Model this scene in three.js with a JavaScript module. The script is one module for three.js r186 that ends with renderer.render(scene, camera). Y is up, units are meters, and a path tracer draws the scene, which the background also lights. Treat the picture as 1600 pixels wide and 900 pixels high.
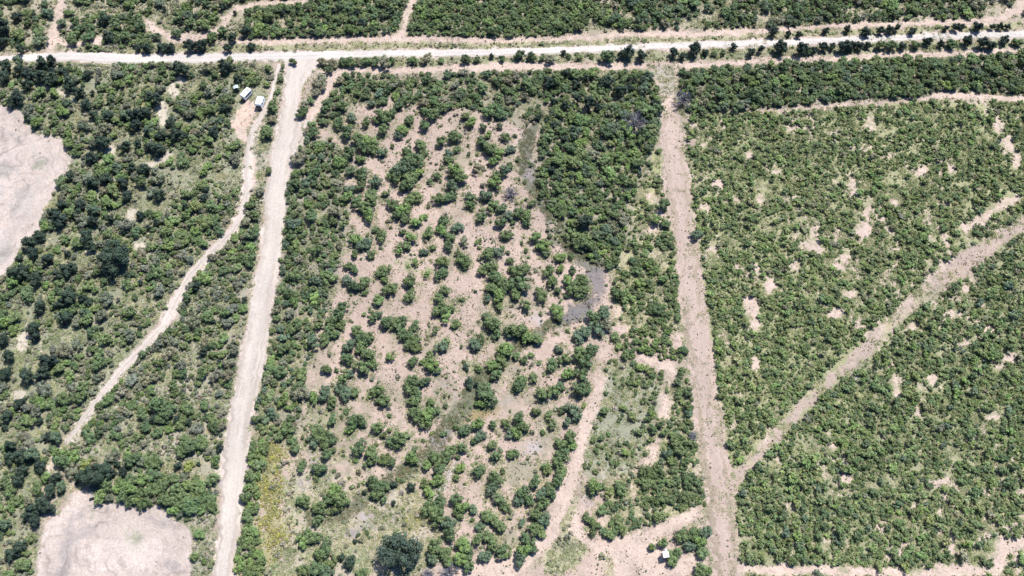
import * as THREE from 'three';
import { mergeGeometries } from 'three/addons/utils/BufferGeometryUtils.js';
import { RoundedBoxGeometry } from 'three/addons/geometries/RoundedBoxGeometry.js';
import { MarchingCubes } from 'three/addons/objects/MarchingCubes.js';
import { Sky } from 'three/addons/objects/Sky.js';

// ---------------------------------------------------------------- camera, sky, sun, exposure
const scene = new THREE.Scene();
const F = 1200, PITCH = 64.4 * Math.PI / 180, DIST = 240;          // focal length in photo pixels, tilt, metres to the centre
const SP = Math.sin(PITCH), CP = Math.cos(PITCH);
const CAM = new THREE.Vector3(0, DIST * SP, DIST * CP);
const camera = new THREE.PerspectiveCamera(2 * Math.atan(450 / F) * 180 / Math.PI, 1600 / 900, 1, 6000);
camera.position.copy(CAM); camera.lookAt(0, 0, 0);
const renderer = new THREE.WebGLRenderer({ antialias: true });
renderer.toneMapping = THREE.LinearToneMapping;
renderer.toneMappingExposure = 1.57;
renderer.shadowMap.enabled = true;
const sunDir = new THREE.Vector3(0.36, 1.0, -0.46).normalize();
const sky = new Sky(); sky.name = 'sky'; sky.scale.setScalar(5000); sky.userData.kind = 'structure';
const U = sky.material.uniforms;
U.sunPosition.value.copy(sunDir); U.turbidity.value = 6; U.rayleigh.value = 0.55; U.mieCoefficient.value = 0.004;
if (U.cloudCoverage) U.cloudCoverage.value = 0.15;
scene.add(sky);
scene.environmentIntensity = 0.20;
const sun = new THREE.DirectionalLight(new THREE.Color(1.0, 0.95, 0.875), 4.4);
sun.position.copy(sunDir).multiplyScalar(400); sun.name = 'sun'; sun.castShadow = true; sun.shadow.radius = 1;
sun.shadow.mapSize.set(4096, 4096);
Object.assign(sun.shadow.camera, { left: -240, right: 240, top: 200, bottom: -200, near: 10, far: 900 });
scene.add(sun, sun.target);

// ---------------------------------------------------------------- small helpers
let seed = 12345;
const rnd = () => { seed = (seed + 0x6D2B79F5) | 0; let t = Math.imul(seed ^ (seed >>> 15), 1 | seed); t = (t + Math.imul(t ^ (t >>> 7), 61 | t)) ^ t; return ((t ^ (t >>> 14)) >>> 0) / 4294967296; };
const rr = (a, b) => a + (b - a) * rnd();
const clamp = (v, a = 0, b = 1) => v < a ? a : v > b ? b : v;
const sstep = (a, b, v) => { const t = clamp((v - a) / (b - a)); return t * t * (3 - 2 * t); };
const NT = new Float32Array(65536); { const keep = seed; seed = 99; for (let i = 0; i < 65536; i++) NT[i] = rnd(); seed = keep; }
const vn = (x, y) => {                                             // value noise 0..1
  const xi = Math.floor(x), yi = Math.floor(y); let fx = x - xi, fy = y - yi;
  fx = fx * fx * (3 - 2 * fx); fy = fy * fy * (3 - 2 * fy);
  const a = NT[(xi & 255) + ((yi & 255) << 8)], b = NT[((xi + 1) & 255) + ((yi & 255) << 8)];
  const c = NT[(xi & 255) + (((yi + 1) & 255) << 8)], d = NT[((xi + 1) & 255) + (((yi + 1) & 255) << 8)];
  return a + (b - a) * fx + (c - a) * fy + (a - b - c + d) * fx * fy;
};
const fbm = (x, y) => vn(.82 * x + .57 * y, .82 * y - .57 * x) * .46 + vn(1.1 * x - 1.75 * y + 17, 1.1 * y + 1.75 * x + 5) * .28 + vn(4 * x + 1.1 * y + 3, 4 * y - 1.1 * x + 31) * .17 + vn(5.2 * x - 6.4 * y + 51, 5.2 * y + 6.4 * x + 9) * .09;
// photograph pixel -> point of the place at a height; and its scale in metres for a pixel
function P(px, py, h = 0) {
  const a = px - 800, b = 450 - py;
  const dy = -SP * F + CP * b, dz = -CP * F - SP * b, t = (CAM.y - h) / -dy;
  return { x: a * t, z: CAM.z + dz * t, m: t };
}
function toPx(x, z) {
  const dy = -CAM.y, dz = z - CAM.z, dep = -SP * dy - CP * dz, up = CP * dy - SP * dz;
  return [800 + F * x / dep, 450 - F * up / dep];
}
const inPoly = (x, y, p) => { let c = false; for (let i = 0, j = p.length - 1; i < p.length; j = i++) { const [xi, yi] = p[i], [xj, yj] = p[j]; if ((yi > y) !== (yj > y) && x < (xj - xi) * (y - yi) / (yj - yi) + xi) c = !c; } return c; };
const names = {};
const numbered = n => { const k = names[n] = (names[n] ?? -1) + 1; return k ? `${n}_${String(k).padStart(3, '0')}` : n; };
function shade(o) { o.traverse(m => { if (m.isMesh) { m.castShadow = true; m.receiveShadow = true; } }); return o; }
const lin = (r, g, b) => new THREE.Color().setRGB(r, g, b);
const mat = (r, g, b, rough = 0.9, extra = {}) => new THREE.MeshStandardMaterial({ color: lin(r, g, b), roughness: rough, ...extra });

// ---------------------------------------------------------------- where things lie (outlines in photograph pixels, laid out on the ground)
const X0 = -250, X1 = 250, Z0 = -170, Z1 = 125, CELL = 0.4;
const GW = Math.round((X1 - X0) / CELL), GH = Math.round((Z1 - Z0) / CELL);
function fillPoly(grid, pts, val = 1) {
  const w = pts.map(([x, y]) => { const p = P(x, y); return [(p.x - X0) / CELL, (p.z - Z0) / CELL]; });
  let lo = Infinity, hi = -Infinity; for (const q of w) { lo = Math.min(lo, q[1]); hi = Math.max(hi, q[1]); }
  for (let j = Math.max(0, Math.floor(lo)); j <= Math.min(GH - 1, Math.ceil(hi)); j++) {
    const xs = [], y = j + 0.5;
    for (let i = 0, k = w.length - 1; i < w.length; k = i++) if ((w[i][1] > y) !== (w[k][1] > y)) xs.push(w[i][0] + (w[k][0] - w[i][0]) * (y - w[i][1]) / (w[k][1] - w[i][1]));
    xs.sort((a, b) => a - b);
    for (let i = 0; i + 1 < xs.length; i += 2) for (let x = Math.max(0, Math.round(xs[i])); x < Math.min(GW, Math.round(xs[i + 1])); x++) grid[j * GW + x] = val;
  }
}
const disc = (x, y, rx, ry = rx * .85, turn = 0) => { const p = []; for (let i = 0; i < 14; i++) { const a = i / 14 * 6.283, k = 0.85 + 0.3 * vn(x * .37 + i * .9, y * .31); const u = Math.cos(a) * rx * k, v = Math.sin(a) * ry * k; p.push([x + u * Math.cos(turn) - v * Math.sin(turn), y + u * Math.sin(turn) + v * Math.cos(turn)]); } return p; };
const band = (pts) => {                                            // [x, y, width] along a path -> outline
  const L = [], R = [];
  pts.forEach(([x, y, w], i) => { const a = pts[Math.max(0, i - 1)], b = pts[Math.min(pts.length - 1, i + 1)]; let dx = b[0] - a[0], dy = b[1] - a[1]; const l = Math.hypot(dx, dy) || 1; dx /= l; dy /= l; L.push([x - dy * w / 2, y + dx * w / 2]); R.push([x + dy * w / 2, y - dx * w / 2]); });
  return [...L, ...R.reverse()];
};
function blurred(grid, r) {
  const out = new Float32Array(grid), tmp = new Float32Array(grid.length), n = 2 * r + 1;
  for (let pass = 0; pass < 2; pass++) {
    for (let j = 0; j < GH; j++) { let s = 0; const o = j * GW; for (let i = -r; i <= r; i++) s += out[o + clamp(i, 0, GW - 1)]; for (let i = 0; i < GW; i++) { tmp[o + i] = s / n; s += out[o + Math.min(GW - 1, i + r + 1)] - out[o + Math.max(0, i - r)]; } }
    for (let i = 0; i < GW; i++) { let s = 0; for (let j = -r; j <= r; j++) s += tmp[clamp(j, 0, GH - 1) * GW + i]; for (let j = 0; j < GH; j++) { out[j * GW + i] = s / n; s += tmp[Math.min(GH - 1, j + r + 1) * GW + i] - tmp[Math.max(0, j - r) * GW + i]; } }
  }
  return out;
}
function makeMask(polys, r = 2) { const g = new Float32Array(GW * GH); for (const p of polys) fillPoly(g, p); return blurred(g, r); }
function at(mask, x, z) {
  const u = clamp((x - X0) / CELL - .5, 0, GW - 1.001), v = clamp((z - Z0) / CELL - .5, 0, GH - 1.001), i = u | 0, j = v | 0, fx = u - i, fy = v - j, o = j * GW + i;
  return (mask[o] * (1 - fx) + mask[o + 1] * fx) * (1 - fy) + (mask[o + GW] * (1 - fx) + mask[o + GW + 1] * fx) * fy;
}

// roads: [left x, left y, right x, right y] pairs along each
const EDGE = {
  main: [[-190, 92, -190, 101], [-60, 90, -60, 99], [0, 87, 0, 96], [50, 84, 50, 96], [100, 81, 100, 95], [200, 84, 200, 100], [280, 84, 280, 98], [333, 83, 333, 97], [400, 82, 400, 94], [470, 80, 470, 95], [600, 77.5, 600, 89], [700, 77, 700, 88], [800, 75.5, 800, 86.5], [900, 72.5, 900, 83], [1000, 68, 1000, 78], [1100, 64.5, 1100, 75], [1200, 62, 1200, 73], [1300, 58, 1300, 68], [1400, 54.5, 1400, 65], [1500, 51, 1500, 61.5], [1600, 48.5, 1600, 59], [1700, 45, 1700, 55], [1790, 42, 1790, 52]],
  caliche: [[444, 92, 500, 92], [445, 110, 489, 110], [443, 133, 474, 133], [440, 167, 466, 167], [432, 200, 473, 200], [425, 233, 465, 233], [420, 267, 456, 267], [413, 300, 447, 300], [409, 367, 443, 367], [399, 430, 434, 430], [387, 500, 425, 500], [373, 567, 416, 567], [364, 620, 402, 620], [354, 667, 391, 667], [348, 700, 392, 700], [346, 733, 387, 733], [342, 800, 377, 800], [334, 900, 365, 900], [328, 960, 358, 960], [321, 1040, 349, 1040]],
  track: [[433, 100, 439, 100], [425, 127, 433, 127], [418, 150, 428, 150], [403, 179, 417, 179], [390, 200, 401, 203], [382, 233, 392, 235], [380, 283, 391, 284], [379, 308, 392, 311], [360, 354, 373, 360], [327, 385, 339, 394], [290, 426, 303, 434], [270, 464, 284, 470], [246, 507, 260, 514], [206, 549, 220, 558], [167, 594, 180, 601], [138, 634, 148, 640], [113, 671, 121, 676], [98, 692, 106, 698]],
  lane: [[1006, 108, 1064, 104], [1026, 130, 1060, 130], [1036, 150, 1056, 150], [1033, 180, 1061, 180], [1033, 210, 1065, 210], [1036, 240, 1068, 240], [1034, 270, 1077, 270], [1040, 300, 1079, 300], [1048, 333, 1080, 333], [1052, 367, 1082, 367], [1057, 400, 1093, 400], [1060, 433, 1097, 433], [1064, 467, 1102, 467], [1064, 500, 1107, 500], [1070, 533, 1110, 533], [1077, 567, 1115, 567], [1081, 600, 1119, 600], [1083, 633, 1127, 633], [1085, 667, 1133, 667], [1090, 700, 1137, 700], [1097, 733, 1141, 733], [1102, 767, 1147, 767], [1104, 800, 1150, 800], [1110, 833, 1152, 833], [1112, 867, 1153, 867], [1115, 900, 1158, 900], [1121, 960, 1165, 960], [1129, 1040, 1175, 1040]],
};
EDGE.lane = EDGE.lane.slice(3);
EDGE.track = EDGE.track.map(([a, b, c, d]) => [a + (c - a) * .12, b + (d - b) * .12, c - (c - a) * .12, d - (d - b) * .12]);
const edgePoly = e => [...e.map(q => [q[0], q[1]]), ...e.map(q => [q[2], q[3]]).reverse()];
const POND_W = [[-140, 150], [-60, 158], [0, 163], [20, 167], [37, 173], [40, 190], [57, 207], [93, 217], [110, 247], [107, 267], [90, 287], [83, 300], [73, 320], [62, 337], [63, 360], [33, 377], [23, 407], [0, 437], [-60, 470], [-140, 480]];
const POND_S = [[50, 990], [53, 900], [55, 867], [70, 833], [73, 817], [103, 790], [123, 770], [150, 773], [160, 787], [183, 782], [207, 790], [233, 797], [247, 787], [263, 800], [283, 813], [300, 827], [300, 850], [297, 900], [290, 990]];
const DIAG0 = [[1128, 762, 26], [1143, 745, 24], [1200, 692, 25], [1243, 647, 24], [1277, 612, 22], [1300, 590, 26], [1342, 557, 34], [1370, 525, 26], [1397, 497, 24], [1433, 462, 22], [1463, 432, 27], [1500, 402, 25], [1550, 374, 27], [1600, 343, 28], [1680, 295, 28], [1780, 235, 28]];
const DIAG = DIAG0.map(([x, y, w]) => [x, y, w * .64]);
const SPINK = [                                                      // bare pale soil seen between the bushes
  disc(1360, 190, 8, 16), disc(1560, 197, 9, 16), disc(1573, 227, 10, 18), disc(1587, 247, 10, 14), disc(1212, 267, 9, 8), disc(1440, 267, 14, 6, -.5), disc(1487, 267, 8, 8), disc(1347, 360, 16, 15), disc(1357, 325, 7, 20, .25), disc(1315, 420, 9, 8), disc(1321, 400, 11, 8), disc(1397, 317, 11, 7), band([[1592, 305, 16], [1553, 327, 20], [1527, 343, 16], [1505, 362, 16]]),
  disc(1270, 380, 13, 8), disc(1243, 367, 7, 8), disc(1243, 413, 8, 10), disc(1203, 447, 9, 14), disc(1213, 370, 8, 6), disc(1307, 490, 17, 9), disc(1327, 460, 17, 8), disc(1453, 373, 8, 9), disc(1453, 412, 6, 12), disc(1427, 510, 9, 10), disc(1490, 490, 11, 9), disc(1520, 433, 7, 9), disc(1547, 513, 9, 8), disc(1560, 572, 13, 10), disc(1577, 557, 12, 9), disc(1397, 593, 13, 8), disc(1457, 592, 10, 10), disc(1527, 527, 7, 6),
  disc(1400, 613, 10, 13), disc(1300, 697, 9, 8), disc(1383, 687, 9, 5), disc(1583, 723, 6, 13), disc(1480, 750, 6, 16), disc(1587, 770, 10, 7), disc(1233, 793, 9, 8), disc(1288, 850, 8, 13), disc(1323, 847, 6, 13), disc(1467, 800, 6, 8), disc(1367, 760, 13, 6), disc(1320, 747, 12, 10), disc(1292, 745, 10, 7), disc(1430, 790, 9, 8), disc(1240, 720, 8, 5), disc(1550, 650, 14, 8), disc(1520, 680, 7, 9),
  disc(1120, 287, 13, 8), disc(1170, 243, 7, 8), disc(1083, 220, 6, 8), disc(1100, 228, 6, 8), disc(1100, 323, 11, 7), disc(1187, 310, 8, 9), disc(1173, 480, 13, 22), disc(1180, 507, 10, 15), disc(1180, 567, 7, 16), disc(1183, 423, 7, 13), disc(1113, 387, 9, 13), disc(1140, 560, 6, 8), disc(1155, 620, 9, 5),
  disc(1060, 530, 12, 15), disc(1047, 583, 11, 19), disc(973, 513, 12, 8), disc(965, 487, 9, 11), disc(942, 552, 12, 17), disc(1000, 558, 9, 8), disc(1020, 567, 14, 7), disc(1025, 395, 8, 6), disc(1017, 310, 8, 12), disc(1037, 633, 12, 22), disc(1023, 705, 9, 13), disc(1013, 722, 14, 7), disc(990, 767, 8, 14), disc(997, 800, 7, 8), disc(977, 803, 6, 8), disc(943, 812, 8, 12), disc(978, 680, 6, 8), disc(1087, 735, 8, 8), disc(942, 742, 8, 7), disc(1020, 360, 11, 10), disc(1032, 340, 9, 14),
];
const LANES = [
  band([[944, 585, 16], [930, 625, 20], [912, 680, 22], [895, 735, 24], [882, 770, 26], [865, 815, 26], [845, 850, 28], [800, 885, 32], [740, 900, 40], [690, 925, 40]]),
  band([[912, 790, 10], [898, 812, 16], [905, 838, 16], [935, 855, 22], [975, 852, 22], [1010, 838, 22], [1045, 822, 20], [1080, 805, 18], [1098, 795, 16]]),
  [[975, 850], [1030, 850], [1100, 875], [1100, 900], [960, 900], [955, 870]],
  band([[1150, 888, 14], [1230, 890, 22], [1340, 893, 18], [1420, 899, 22], [1520, 888, 16]]),
  [[1480, 832], [1493, 833], [1490, 880], [1520, 878], [1545, 885], [1553, 833], [1575, 838], [1640, 838], [1640, 856], [1578, 860], [1566, 900], [1500, 905], [1484, 880]],
  band([[505, 112, 8], [540, 108, 9], [620, 110, 9], [700, 108, 12], [800, 104, 14], [880, 104, 12], [950, 105, 10], [1010, 104, 10]]),
  band([[1064, 105, 8], [1120, 101, 7], [1200, 97, 8], [1270, 93, 9], [1330, 89, 9], [1400, 86, 10], [1470, 86, 12], [1540, 82, 9], [1600, 77, 8], [1700, 70, 8]]),
  band([[1196, 174, 4], [1260, 168, 5], [1330, 162, 5], [1400, 160, 4], [1450, 153, 7], [1480, 148, 11], [1530, 152, 11], [1600, 156, 9], [1680, 150, 9]]),
  band([[360, 68, 6], [430, 66, 8], [540, 62, 8], [650, 60, 8], [760, 63, 8], [860, 62, 7], [930, 58, 8], [1000, 52, 8], [1100, 53, 9], [1200, 48, 6], [1300, 40, 7], [1400, 38, 8], [1480, 36, 9], [1560, 32, 12], [1595, 10, 20], [1610, -30, 20]]),
  band([[620, 62, 16], [632, 45, 10], [634, 25, 10], [643, 5, 14], [655, -15, 14]]),
  band([[76, 82, 12], [80, 60, 20], [92, 30, 14], [96, 0, 12], [100, -40, 14]]),
  band([[80, 60, 10], [115, 70, 10], [155, 64, 12], [175, 50, 8]]),
  band([[225, 30, 12], [245, 48, 12], [270, 62, 14], [310, 58, 16], [340, 48, 10], [365, 15, 10], [400, 6, 8], [480, 2, 8]]),
  [[1008, 109], [1062, 105], [1058, 130], [1056, 160], [1060, 184], [1034, 184], [1036, 152], [1026, 130]],
  [[373, 165], [388, 150], [402, 168], [396, 205], [382, 225], [360, 195]],
  [[386, 238], [400, 245], [400, 290], [388, 300]],
  [[498, 118], [530, 112], [520, 140], [505, 165], [478, 205], [465, 205], [478, 180], [490, 150]],
];
const PATHS_L = [band([[45, 120, 7], [62, 132, 6], [90, 143, 7], [118, 155, 6]]), disc(253, 170, 9, 13), disc(258, 190, 5, 9), band([[222, 262, 6], [245, 254, 9], [268, 240, 10]]), band([[150, 305, 10], [175, 285, 7], [190, 272, 8]]), disc(34, 535, 9, 15), disc(42, 515, 4, 18), disc(64, 545, 3, 12), disc(30, 615, 12, 10), disc(283, 127, 7, 5), disc(272, 143, 10, 9), disc(127, 358, 5, 4), disc(205, 335, 8, 10), disc(170, 237, 12, 12), band([[95, 695, 5], [80, 730, 6], [72, 760, 5]]), disc(220, 385, 10, 8), disc(140, 395, 9, 7)];

// ---------------------------------------------------------------- ground colours, patch by patch
const SOIL = [0.372, 0.281, 0.226], PALE = [0.48, 0.395, 0.332];
const G_WEST = [[-200, 96], [420, 98], [430, 110], [385, 200], [378, 300], [355, 355], [290, 428], [245, 508], [170, 595], [95, 690], [60, 770], [60, 1000], [-200, 1000]];
const G_MIDW = [[430, 110], [445, 110], [425, 233], [405, 367], [385, 500], [360, 640], [345, 720], [330, 900], [320, 1000], [290, 1000], [300, 830], [120, 765], [100, 695], [180, 598], [260, 510], [300, 432], [375, 355], [392, 300], [395, 220], [425, 150]];
const G_EAST = [[1080, 180], [1200, 176], [1330, 165], [1480, 156], [1800, 150], [1800, 240], [1600, 345], [1460, 432], [1390, 505], [1140, 750], [1118, 600], [1100, 440], [1082, 330]];
const G_EAST2 = [[1150, 765], [1290, 608], [1410, 505], [1600, 362], [1800, 260], [1800, 1000], [1165, 1000], [1152, 830]];
const LAYERS = [
  { polys: [G_WEST], c: [0.20, 0.205, 0.125], blur: 5, amp: .8, a: .85 },
  { polys: [G_MIDW], c: [0.25, 0.24, 0.165], blur: 5, amp: .9, a: .75 },
  { polys: [G_EAST], c: [0.245, 0.25, 0.118], blur: 4, amp: .9, a: .8 },
  { polys: [G_EAST2], c: [0.225, 0.23, 0.118], blur: 4, amp: .9, a: .8 },
  { polys: [[[-200, -100], [1800, -100], [1800, 30], [1000, 46], [900, 55], [640, 56], [420, 62], [230, 76], [-200, 84]]], c: [0.28, 0.25, 0.165], blur: 5, amp: .9, a: .75 },
  { polys: [band([[130, 78, 8], [250, 78, 8], [430, 74, 8], [600, 71, 10], [760, 71, 10], [900, 66, 12], [1000, 62, 12], [1100, 60, 7], [1250, 52, 10], [1400, 48, 9], [1600, 41, 8]])], c: [0.26, 0.25, 0.13], blur: 2, amp: .6, a: .85 },
  { polys: [band([[500, 98, 12], [800, 93, 12], [1000, 88, 14], [1200, 82, 16], [1400, 76, 16], [1600, 68, 14]])], c: [0.22, 0.225, 0.12], blur: 2, amp: .7, a: .8 },
  { polys: [[[505, 118], [640, 115], [840, 112], [1010, 108], [1062, 104], [1800, 70], [1800, 148], [1330, 158], [1080, 176], [1035, 300], [1020, 420], [960, 410], [860, 330], [835, 260], [850, 195], [760, 182], [690, 160], [560, 165], [500, 205]]], c: [0.24, 0.215, 0.15], blur: 4, amp: .8, a: .75 },
  { polys: [[[455, 235], [520, 215], [548, 330], [520, 470], [480, 570], [465, 690], [395, 700], [398, 640], [417, 570], [428, 450], [442, 350]]], c: [0.21, 0.195, 0.14], blur: 4, amp: .8, a: .8 },
  { polys: [[[960, 400], [1050, 330], [1065, 460], [1065, 530], [1000, 520], [955, 500]], [[1040, 600], [1080, 600], [1105, 790], [1010, 825], [940, 840], [940, 760], [1000, 740], [1030, 690]]], c: [0.30, 0.275, 0.155], blur: 4, amp: .8, a: .8 },
  { polys: [[[1022, 240], [1036, 240], [1030, 300], [1010, 350], [985, 385], [1000, 300]], disc(985, 500, 10, 28)], c: [0.30, 0.29, 0.13], blur: 3, amp: .7, a: .85 },
  { polys: [[[945, 565], [985, 572], [1032, 600], [1030, 650], [1012, 700], [985, 740], [940, 755], [905, 740], [915, 700], [925, 650]]], c: [0.255, 0.25, 0.17], blur: 3, amp: .6, a: .95 },
  { polys: [[[880, 790], [900, 770], [905, 800], [890, 850], [880, 900], [850, 905], [855, 870]], disc(880, 870, 28, 20), disc(900, 850, 20, 14), band([[962, 830, 18], [965, 870, 28], [970, 910, 34]])], c: [0.29, 0.275, 0.155], blur: 3, amp: .8, a: .8 },
  { polys: [[[455, 720], [520, 740], [560, 770], [640, 760], [680, 790], [690, 850], [660, 910], [440, 930], [430, 870], [450, 800]]], c: [0.34, 0.29, 0.21], blur: 5, amp: .7, a: .9 },
  { polys: [[[413, 680], [446, 690], [449, 713], [438, 740], [439, 787], [455, 830], [436, 880], [408, 885], [402, 787], [406, 733]]], c: [0.235, 0.225, 0.085], blur: 6, amp: 1.3, a: .75 },
  { polys: [disc(652, 812, 21, 15, -.3)], c: [0.27, 0.235, 0.10], blur: 5, amp: 1.1, a: .85 },
  { polys: [[[722, 598], [745, 600], [752, 630], [790, 640], [760, 655], [715, 660], [695, 700], [675, 715], [685, 680], [705, 650]], disc(260, 735, 34, 8, -.1), disc(330, 670, 14, 5), disc(850, 510, 30, 7, -.35)], c: [0.24, 0.175, 0.075], blur: 3, amp: .9, a: .85 },
  { polys: [disc(455, 775, 9, 30), disc(490, 650, 10, 14), disc(545, 740, 12, 6), disc(650, 730, 10, 20), disc(560, 870, 26, 16), disc(430, 900, 30, 14), disc(885, 370, 18, 12), disc(640, 410, 8, 8), disc(670, 430, 8, 6), disc(715, 470, 12, 8), disc(735, 575, 14, 12), disc(660, 110, 20, 5)], c: [0.17, 0.205, 0.09], blur: 4, amp: .9, a: .8 },
  { polys: [[[815, 222], [827, 222], [824, 255], [808, 255]], disc(220, 155, 20, 12), disc(325, 175, 14, 22, .4), disc(105, 380, 10, 22, .3), disc(25, 505, 14, 24)], c: [0.19, 0.24, 0.07], blur: 3, amp: .7, a: .85 },
  { polys: [band([[925, 470, 14], [890, 498, 20], [850, 514, 16], [800, 548, 16], [758, 590, 24], [732, 622, 30], [706, 656, 28], [686, 692, 24], [655, 722, 18], [600, 760, 20], [540, 800, 24], [480, 810, 20]]), band([[846, 170, 14], [834, 195, 18], [824, 225, 20], [818, 255, 20], [832, 285, 26], [852, 315, 26], [872, 350, 20], [892, 385, 22], [915, 405, 22], [935, 425, 20]])], c: [0.138, 0.138, 0.085], blur: 3, amp: .5, a: 1 },
  { polys: [band([[440, 775, 1.6], [468, 806, 1.6], [520, 816, 1.6], [575, 792, 1.6], [640, 772, 1.6]]), band([[505, 845, 1.6], [540, 822, 1.6], [590, 800, 1.6], [620, 832, 1.6], [650, 850, 1.6]]), band([[455, 690, 1.6], [462, 740, 1.6], [480, 790, 1.6]]), band([[560, 780, 1.5], [588, 812, 1.5], [575, 850, 1.5], [600, 890, 1.5]]), band([[650, 700, 2], [700, 660, 1.6], [730, 600, 1.6], [722, 575, 1.6]])], c: [0.42, 0.34, 0.26], blur: 1, amp: .3, a: .8 },
  { polys: [band([[835, 185, 8], [828, 215, 12], [822, 250, 12], [828, 275, 18], [850, 305, 18], [848, 330, 8], [865, 375, 10], [895, 395, 10], [920, 415, 14]])], c: [0.15, 0.135, 0.108], blur: 2, amp: .8, a: .85 },
  { polys: [[[920, 418], [945, 418], [946, 445], [936, 478], [905, 500], [882, 515], [872, 500], [900, 478], [922, 462]], disc(892, 480, 10, 6)], c: [0.145, 0.125, 0.12], blur: 2, amp: 1.2, a: .85 },
  { polys: [disc(830, 268, 7, 22, .2), disc(540, 255, 14, 10), disc(555, 835, 26, 14), disc(588, 808, 24, 12), disc(625, 815, 15, 13), disc(690, 690, 14, 28, .6), disc(480, 755, 16, 8), disc(490, 718, 14, 10), disc(700, 612, 12, 10), disc(600, 765, 12, 10)], c: [0.23, 0.195, 0.18], blur: 4, amp: .8, a: .85 },
  { polys: [disc(575, 815, 10, 12), disc(440, 820, 6, 7), disc(707, 620, 9, 11), disc(665, 650, 12, 9), disc(840, 502, 11, 7), disc(405, 680, 5, 5), disc(832, 698, 15, 12), disc(920, 781, 13, 10), disc(1345, 582, 16, 14), disc(1128, 852, 9, 12), disc(792, 628, 9, 10), disc(1230, 200, 4, 4)], c: [0.33, 0.282, 0.265], blur: 3, amp: .8, a: .85 },
  { polys: [band([[715, 720, 5], [705, 740, 9], [690, 765, 9], [668, 785, 7]])], c: [0.34, 0.30, 0.28], blur: 1, amp: .5, a: .9 },
  { polys: [POND_W, POND_S], c: [0.435, 0.352, 0.295], blur: 2, amp: .5, a: 1 },
  { polys: [disc(20, 212, 16, 6, .4), disc(8, 262, 22, 8), disc(60, 252, 16, 10), disc(20, 330, 26, 8, 1.9), disc(35, 300, 12, 14, .4), disc(5, 395, 10, 26, .4)], c: [0.30, 0.262, 0.225], blur: 3, amp: 1, a: .85 },
  { polys: [band([[-60, 215, 8], [0, 200, 5], [30, 215, 4], [60, 235, 5], [75, 262, 6], [55, 290, 8], [40, 330, 10], [10, 370, 12], [-40, 400, 16]]), band([[-40, 250, 10], [5, 240, 6], [30, 245, 5], [40, 262, 5]]), disc(85, 245, 9, 5), disc(-20, 300, 30, 14)], c: [0.35, 0.30, 0.26], blur: 2, amp: 1, a: .7 },
  { polys: [disc(58, 254, 14, 9), disc(210, 842, 17, 11), disc(142, 796, 9, 10, -.4)], c: [0.235, 0.235, 0.155], blur: 4, amp: .9, a: .85 },
  { polys: [band([[142, 790, 6], [125, 798, 8], [108, 815, 10], [102, 840, 14], [98, 870, 20], [92, 905, 26]]), band([[110, 850, 18], [120, 838, 12], [145, 828, 9], [175, 824, 6]]), disc(250, 812, 34, 7, .3), disc(265, 880, 20, 8), band([[130, 900, 4], [135, 870, 3], [160, 850, 3], [175, 860, 4], [172, 900, 3]]), band([[172, 858, 2], [174, 900, 2]]), band([[200, 870, 3], [185, 890, 3], [170, 905, 4]])], c: [0.30, 0.255, 0.225], blur: 2, amp: .9, a: .85 },
  { polys: [band([[60, 905, 10], [62, 870, 9], [78, 830, 8], [108, 798, 7], [130, 782, 6]]), disc(190, 870, 60, 26)], c: [0.50, 0.41, 0.35], blur: 4, amp: .9, a: .6 },
  { polys: LANES, c: [0.44, 0.335, 0.265], blur: 2, amp: .8, a: 1 },
  { polys: SPINK, c: [0.44, 0.335, 0.265], blur: 3, amp: 1.2, a: 1 },
  { polys: PATHS_L, c: [0.43, 0.365, 0.28], blur: 1, amp: .6, a: .95 },
  { polys: [band(DIAG)], c: [0.345, 0.265, 0.21], blur: 2, amp: .5, a: .95 },
  { polys: [disc(1440, 460, 14, 7, -.8), disc(1390, 505, 12, 8), disc(1280, 605, 18, 8, -.8), disc(1540, 380, 14, 6), disc(1170, 725, 16, 8, -.8)], c: [0.33, 0.29, 0.17], blur: 3, amp: .8, a: .8 },
  { polys: [edgePoly(EDGE.lane)], c: [0.375, 0.283, 0.228], blur: 2, amp: .5, a: 1 },
  { polys: [edgePoly(EDGE.caliche), edgePoly(EDGE.main), [[440, 188], [488, 190], [482, 212], [455, 240], [430, 240]], [[492, 92], [510, 92], [486, 118]], band([[405, 190, 22], [392, 225, 12], [386, 290, 16], [370, 355, 18], [298, 432, 22], [252, 512, 18], [176, 598, 18], [104, 694, 12]])], c: PALE, blur: 2, amp: .6, a: .9 },
  { polys: [disc(378, 172, 12, 8), disc(385, 190, 14, 8)], c: [0.52, 0.37, 0.27], blur: 4, amp: .7, a: .8 },
  { polys: [disc(1032, 112, 24, 10), disc(1044, 135, 12, 18)], c: [0.27, 0.245, 0.19], blur: 4, amp: .6, a: .8 },
];
for (const L of LAYERS) { const m = makeMask(L.polys, L.blur); L.m = new Uint8Array(m.length); for (let i = 0; i < m.length; i++) L.m[i] = m[i] * 255; }
const bareMask = makeMask([...SPINK, ...LANES, ...PATHS_L, POND_W, POND_S, band(DIAG), edgePoly(EDGE.main), edgePoly(EDGE.caliche), edgePoly(EDGE.track), edgePoly(EDGE.lane)], 1);
const grassMask = makeMask([...LAYERS[4].polys, ...LAYERS[5].polys, ...LAYERS[6].polys, ...LAYERS[9].polys, ...LAYERS[10].polys, ...LAYERS[11].polys, ...LAYERS[12].polys, ...LAYERS[13].polys, G_EAST, G_EAST2, G_WEST, G_MIDW, ...LAYERS[17].polys, ...LAYERS[7].polys, ...LAYERS[8].polys], 2);
const channelMask = makeMask(LAYERS[19].polys, 2), diagMask = makeMask([band(DIAG0)], 2);
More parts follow.
